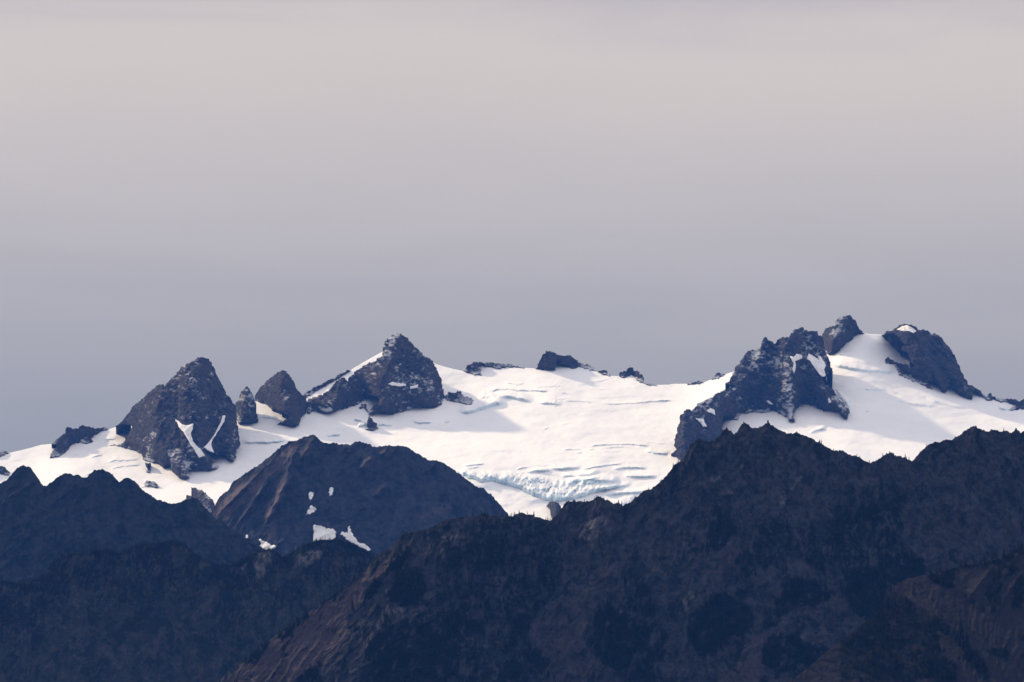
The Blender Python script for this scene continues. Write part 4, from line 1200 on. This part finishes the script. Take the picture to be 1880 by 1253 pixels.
def place_tree(ridge, px, py, hpx, label, group, wide=1.0):
    D = float(ridge.depth(np.array([float(px)]), np.array([float(py)]))[0]) - 1.0
    p = unproject(px, py, D)
    h = 1.2 * hpx * D / F
    wide *= 1.15
    tm, cm = random.choice(PROTO)
    e = bpy.data.objects.new('conifer', None)
    COL.objects.link(e)
    e.location = (float(p[0]), float(p[1]), float(p[2]) - .02 * h)
    e.rotation_euler = (0, 0, random.random() * 6.28)
    s = h
    e.scale = (s * wide, s * wide, s)
    e.empty_display_size = .2
    for nm, me in (('trunk', tm), ('crown', cm)):
        c = bpy.data.objects.new(nm, me)
        COL.objects.link(c)
        c.parent = e
    tag(e, label, 'conifer', group)
    TREES.append(e)
    return e


G1 = 'conifers standing on the brown scree spur'
for x, y, h, lab in [
    (647, 1120, 20, 'lone bushy conifer standing in the middle of the brown scree slope'),
    (561, 1136, 20, 'tall conifer at the upper end of the tree row on the scree edge'),
    (590, 1131, 5, 'small dark shrub-sized fir alone on the open brown scree'),
    (572, 1144, 5, 'lower of two shrub-sized firs alone on the open brown scree'),
]:
    place_tree(MAIN, x, y, h, lab, G1, 1.4 if h < 8 else 1.15)
for x, y, h, lab in [
    (1762, 1170, 24, 'slim tall conifer heading the dark tree band on the stony spur'),
    (1733, 1226, 14, 'pointed conifer above the bottom edge, left of the dark tree band'),
    (1702, 1222, 18, 'broad conifer at the bottom edge, left of the pointed one'),
    (1870, 1224, 9, 'small round fir near the bottom right corner'),
    (1803, 1122, 16, 'thin dark conifer alone below the gully trees on the spur'),
]:
    place_tree(SPUR, x, y, h, lab, 'conifers on the stony spur')


def scatter_poly(poly, n, seed):
    rng = np.random.default_rng(seed)
    p = np.array(poly)
    out = []
    while len(out) < n:
        x = rng.uniform(p[:, 0].min(), p[:, 0].max(), 200)
        y = rng.uniform(p[:, 1].min(), p[:, 1].max(), 200)
        m = inside(x, y, poly)
        out += list(zip(x[m], y[m]))
    return out[:n]


rs = random.Random(3)


def many(ridge, pts, h0, h1, label, group, ymin=None):
    for x, y in pts:
        c = float(ridge.crest(np.array([x]))[0])
        if y < c + 1 or y > 1262 or x < -5 or x > 1885:
            continue
        place_tree(ridge, x, y, rs.uniform(h0, h1), label, group)


many(SPUR, scatter_poly(spur_veg[2][0], 34, 1), 9, 17, 'conifer in the slanting dark tree band on the stony spur', 'conifers of the slanting band')
many(SPUR, scatter_poly(spur_veg[3][0], 9, 2), 7, 11, 'conifer in the small clump at the lower right corner', 'conifers of the corner clump')
many(SPUR, scatter_poly(spur_veg[4][0], 14, 3), 8, 13, 'conifer in the gully strip down the middle of the stony spur', 'conifers of the gully strip')
many(SPUR, scatter_poly(spur_veg[8][0], 22, 4), 10, 16, 'conifer in the clump at the bottom edge of the stony spur', 'conifers of the bottom clump')
many(SPUR, scatter_poly(spur_veg[0][0], 34, 5), 8, 14, 'conifer on the skyline of the stony spur', 'conifers along the spur skyline')
many(MAIN, scatter_poly(main_veg[0][0], 18, 6), 8, 14, 'conifer in the dark oval clump on the brown scree', 'conifers of the oval clump')
many(MAIN, scatter_poly(main_veg[3][0], 20, 7), 8, 14, 'conifer in the upper strip across the brown scree', 'conifers of the upper strip')
many(MAIN, scatter_poly(main_veg[5][0], 22, 8), 8, 15, 'conifer in the row along the left edge of the scree', 'conifers of the scree edge row')
many(MAIN, scatter_poly(main_veg[6][0], 24, 9), 8, 14, 'conifer in the lowest row on the scree edge, near the bottom', 'conifers of the lowest edge row')
many(MAIN, scatter_poly(main_veg[4][0], 16, 10), 6, 10, 'conifer in the thin fringe along the upper scree edge', 'conifers of the upper fringe')
# spiky little trees along the crest of the dark mountain
cr = [(1206, 0), (1236, 6), (1267, 7), (1281, 5), (1505, 6), (1508, 7), (1573, 5), (1662, 6), (1669, 6), (1664, 4), (1409, 5), (1365, 4), (1410, 6), (945, 6), (953, 6), (968, 7), (980, 7), (1005, 5), (1008, 5), (1073, 5), (1092, 4),
      (1128, 5), (1136, 6), (1141, 6), (868, 5), (884, 6), (890, 6), (856, 4), (838, 4), (1621, 5), (1633, 4), (1579, 4), (1245, 5), (1190, 4), (1295, 4), (1530, 4), (921, 5), (931, 5)]
cr += [(int(x), rs.uniform(3, 5.5)) for x in np.random.default_rng(8).choice(np.arange(600, 1870), 14, replace=False)]
for x, h in cr:
    if h:
        place_tree(MAIN, x, float(MAIN.crest(np.array([float(x)]))[0]) + 1.2, h + 1, 'tiny spiky conifer on the crest of the dark mountain, against the snow', 'tiny conifers along the dark crest')


def forest(name, ridge, pts, h0, h1, label, seed):
    """woods that read as one mass"""
    rng = np.random.default_rng(seed)
    (_, _), (cv, cf) = conifer_parts(300 + seed, 7, 6, .23)
    pts = np.array(pts, float)
    c = ridge.crest(pts[:, 0])
    pts = pts[(pts[:, 1] > c) & (pts[:, 1] < 1275)]
    D = ridge.depth(pts[:, 0], pts[:, 1]) - .5
    P = unproject(pts[:, 0], pts[:, 1], D)
    n = len(P)
    h = rng.uniform(h0, h1, n) * ridge.mpp
    a = rng.uniform(0, 6.28, n)
    V = np.empty((n, len(cv), 3))
    V[..., 0] = (cv[None, :, 0] * np.cos(a)[:, None] - cv[None, :, 1] * np.sin(a)[:, None]) * h[:, None] + P[:, :1]
    V[..., 1] = (cv[None, :, 0] * np.sin(a)[:, None] + cv[None, :, 1] * np.cos(a)[:, None]) * h[:, None] + P[:, 1:2]
    V[..., 2] = (cv[None, :, 2] - .04) * h[:, None] + P[:, 2:3]
    f = cf[None] + (np.arange(n) * len(cv))[:, None, None]
    o = make_mesh(name, V.reshape(-1, 3), f.reshape(-1, 3), M_CROWN)
    tag(o, label, 'forest', kind='stuff')


def veg_points(ridge, polys, n, seed, thr):
    rng = np.random.default_rng(seed)
    out = []
    for poly, v in polys:
        p = np.array(poly)
        area = abs(sum(p[i - 1, 0] * p[i, 1] - p[i, 0] * p[i - 1, 1] for i in range(len(p)))) / 2
        k = int(area * n * max(0, v - .35))
        if k > 0:
            out += scatter_poly(poly, k, seed + len(out))
    out = np.array(out)
    keep = fbm(out[:, 0] / 22, out[:, 1] / 22, seed + 5, 3) > thr
    return out[keep]


forest('forest', MAIN, veg_points(MAIN, main_veg, .085, 21, -.2), 7, 13, 'dark woods in patches over the great dark mountainside', 1)
wp = np.random.default_rng(5)
xs = wp.uniform(-60, 860, 9000)
ys = WOOD.crest(xs) + np.abs(wp.normal(0, 1, 9000)) * 60 + 1
k = (fbm(xs / 40, ys / 40, 66, 3) > -.12) & ~np.any([inside(xs, ys, p) for p, _ in w_pale[:4]], axis=0)
xc = np.concatenate([np.arange(-60, 700, 1.7)])
pts = np.concatenate([np.stack([xs, ys], 1)[k], np.stack([xc, WOOD.crest(xc) + wp.uniform(.5, 4, len(xc))], 1)])
forest('forest', WOOD, pts, 4, 8.5, 'dark conifer woods covering the lower left hill', 2)
forest('forest', SPUR, veg_points(SPUR, spur_veg[:2] + spur_veg[5:8], .03, 31, -.2), 8, 14, 'dark woods on the flanks of the stony spur', 3)

# ------------------------------------------------------------------ haze
hz = bpy.data.materials.new('haze_air')
hz.use_nodes = True
hn = hz.node_tree.nodes
hn.clear()
ho = hn.new('ShaderNodeOutputMaterial')
hv = hn.new('ShaderNodeVolumePrincipled')
hv.inputs['Color'].default_value = (.07, .27, 1.0, 1)
hv.inputs['Density'].default_value = 8.8e-6
hv.inputs['Anisotropy'].default_value = 0.0
hz.node_tree.links.new(hv.outputs[0], ho.inputs['Volume'])
bx = np.array([[x, y, z] for x in (-9500, 9500) for y in (-3000, 31000) for z in (GROUND_Z - 80, 3000)], float)
o = make_mesh('haze', bx, np.array([[0, 1, 3, 2], [4, 6, 7, 5], [0, 4, 5, 1], [2, 3, 7, 6], [0, 2, 6, 4], [1, 5, 7, 3]]), hz)
tag(o, 'thin blue mountain haze between the ridges', 'haze', kind='stuff')

# ------------------------------------------------------------------ light
EXP = .6
DENOISE = True
SUN = Vector((-.70, .46, .55)).normalized()            # towards the sun: behind the peaks, to the left
sun_d = bpy.data.lights.new('sun', 'SUN')
sun_d.energy = 3.2
sun_d.angle = math.radians(2.6)
sun_d.color = (1.0, .79, .50)
sun = bpy.data.objects.new('sun', sun_d)
COL.objects.link(sun)
sun.rotation_euler = SUN.to_track_quat('Z', 'Y').to_euler()
sun.location = (-3000, 2000, 6000)

w = bpy.data.worlds.new('World')
sc.world = w
w.use_nodes = True
n, l = w.node_tree.nodes, w.node_tree.links
n.clear()
wo = n.new('ShaderNodeOutputWorld')
sky = n.new('ShaderNodeTexSky')
sky.sky_type = 'NISHITA'
sky.sun_disc = False
sky.sun_elevation = math.asin(SUN.z)
sky.sun_rotation = math.atan2(SUN.x, SUN.y)
sky.altitude = 1600
b1 = n.new('ShaderNodeBackground')
b1.inputs[1].default_value = .07
l.new(sky.outputs[0], b1.inputs[0])
tc = n.new('ShaderNodeTexCoord')
sep = n.new('ShaderNodeSeparateXYZ')
l.new(tc.outputs['Generated'], sep.inputs[0])


def wmath(op, a, b):
    m = n.new('ShaderNodeMath')
    m.operation = op
    for s, v in zip(m.inputs, (a, b)):
        if isinstance(v, (int, float)):
            s.default_value = v
        else:
            l.new(v, s)
    return m.outputs[0]


# veil of high cloud over the northern sky: soft level bands
mp = n.new('ShaderNodeMapping')
mp.inputs['Scale'].default_value = (9, 9, 46)
l.new(tc.outputs['Generated'], mp.inputs[0])
nz = n.new('ShaderNodeTexNoise')
nz.inputs['Scale'].default_value = 1.0
nz.inputs['Detail'].default_value = 5
nz.inputs['Roughness'].default_value = .55
nz.inputs['Distortion'].default_value = .6
l.new(mp.outputs[0], nz.inputs['Vector'])
el = wmath('ADD', sep.outputs[2], wmath('MULTIPLY', wmath('SUBTRACT', nz.outputs[0], .5), .030))
rp = n.new('ShaderNodeValToRGB')
mr = n.new('ShaderNodeMapRange')
mr.inputs['From Min'].default_value = 0
mr.inputs['From Max'].default_value = .125
l.new(el, mr.inputs['Value'])
l.new(mr.outputs[0], rp.inputs[0])


def srgb(r, g, b):
    return tuple(((c / 255 + .055) / 1.055) ** 2.4 if c > 10 else c / 255 / 12.92 for c in (r, g, b))


STOPS = [(.06, (165, 165, 166)), (.20, (179, 174, 171)), (.33, (191, 183, 176)), (.485, (204, 195, 189)), (.62, (211, 201, 194)), (.74, (218, 207, 198)), (.80, (221, 209, 201)), (.875, (203, 194, 193)), (.94, (187, 182, 186))]
e = rp.color_ramp.elements
while len(e) < len(STOPS):
    e.new(.5)
for i, (p, c) in enumerate(STOPS):
    e[i].position = p
    e[i].color = (*srgb(*c), 1)
rp.color_ramp.interpolation = 'B_SPLINE'
b2 = n.new('ShaderNodeBackground')
b2.inputs[1].default_value = 1.0 / 2 ** EXP
# the veil reaches over the whole sky and is brightest overhead, with a little blue showing through
up = n.new('ShaderNodeMapRange')
up.interpolation_type = 'SMOOTHSTEP'
up.inputs['From Min'].default_value = .12
up.inputs['From Max'].default_value = .60
l.new(sep.outputs[2], up.inputs['Value'])
over = n.new('ShaderNodeMix')
over.data_type = 'RGBA'
l.new(up.outputs[0], over.inputs[0])
l.new(rp.outputs[0], over.inputs[6])
over.inputs[7].default_value = (1.22, 1.15, 1.14, 1)
l.new(over.outputs[2], b2.inputs[0])
thin = n.new('ShaderNodeMapRange')
thin.inputs['From Min'].default_value = .15
thin.inputs['From Max'].default_value = .9
thin.inputs['To Min'].default_value = .97
thin.inputs['To Max'].default_value = .75
l.new(sep.outputs[2], thin.inputs['Value'])
mx = n.new('ShaderNodeMixShader')
l.new(thin.outputs[0], mx.inputs[0])
l.new(b1.outputs[0], mx.inputs[1])
l.new(b2.outputs[0], mx.inputs[2])
l.new(mx.outputs[0], wo.inputs['Surface'])

sc.view_settings.view_transform = 'Standard'
sc.view_settings.look = 'None'
sc.view_settings.exposure = EXP
sc.view_settings.gamma = 1
sc.render.engine = 'CYCLES'
sc.cycles.max_bounces = 4
sc.cycles.diffuse_bounces = 3
sc.cycles.volume_bounces = 0
sc.cycles.use_denoising = DENOISE
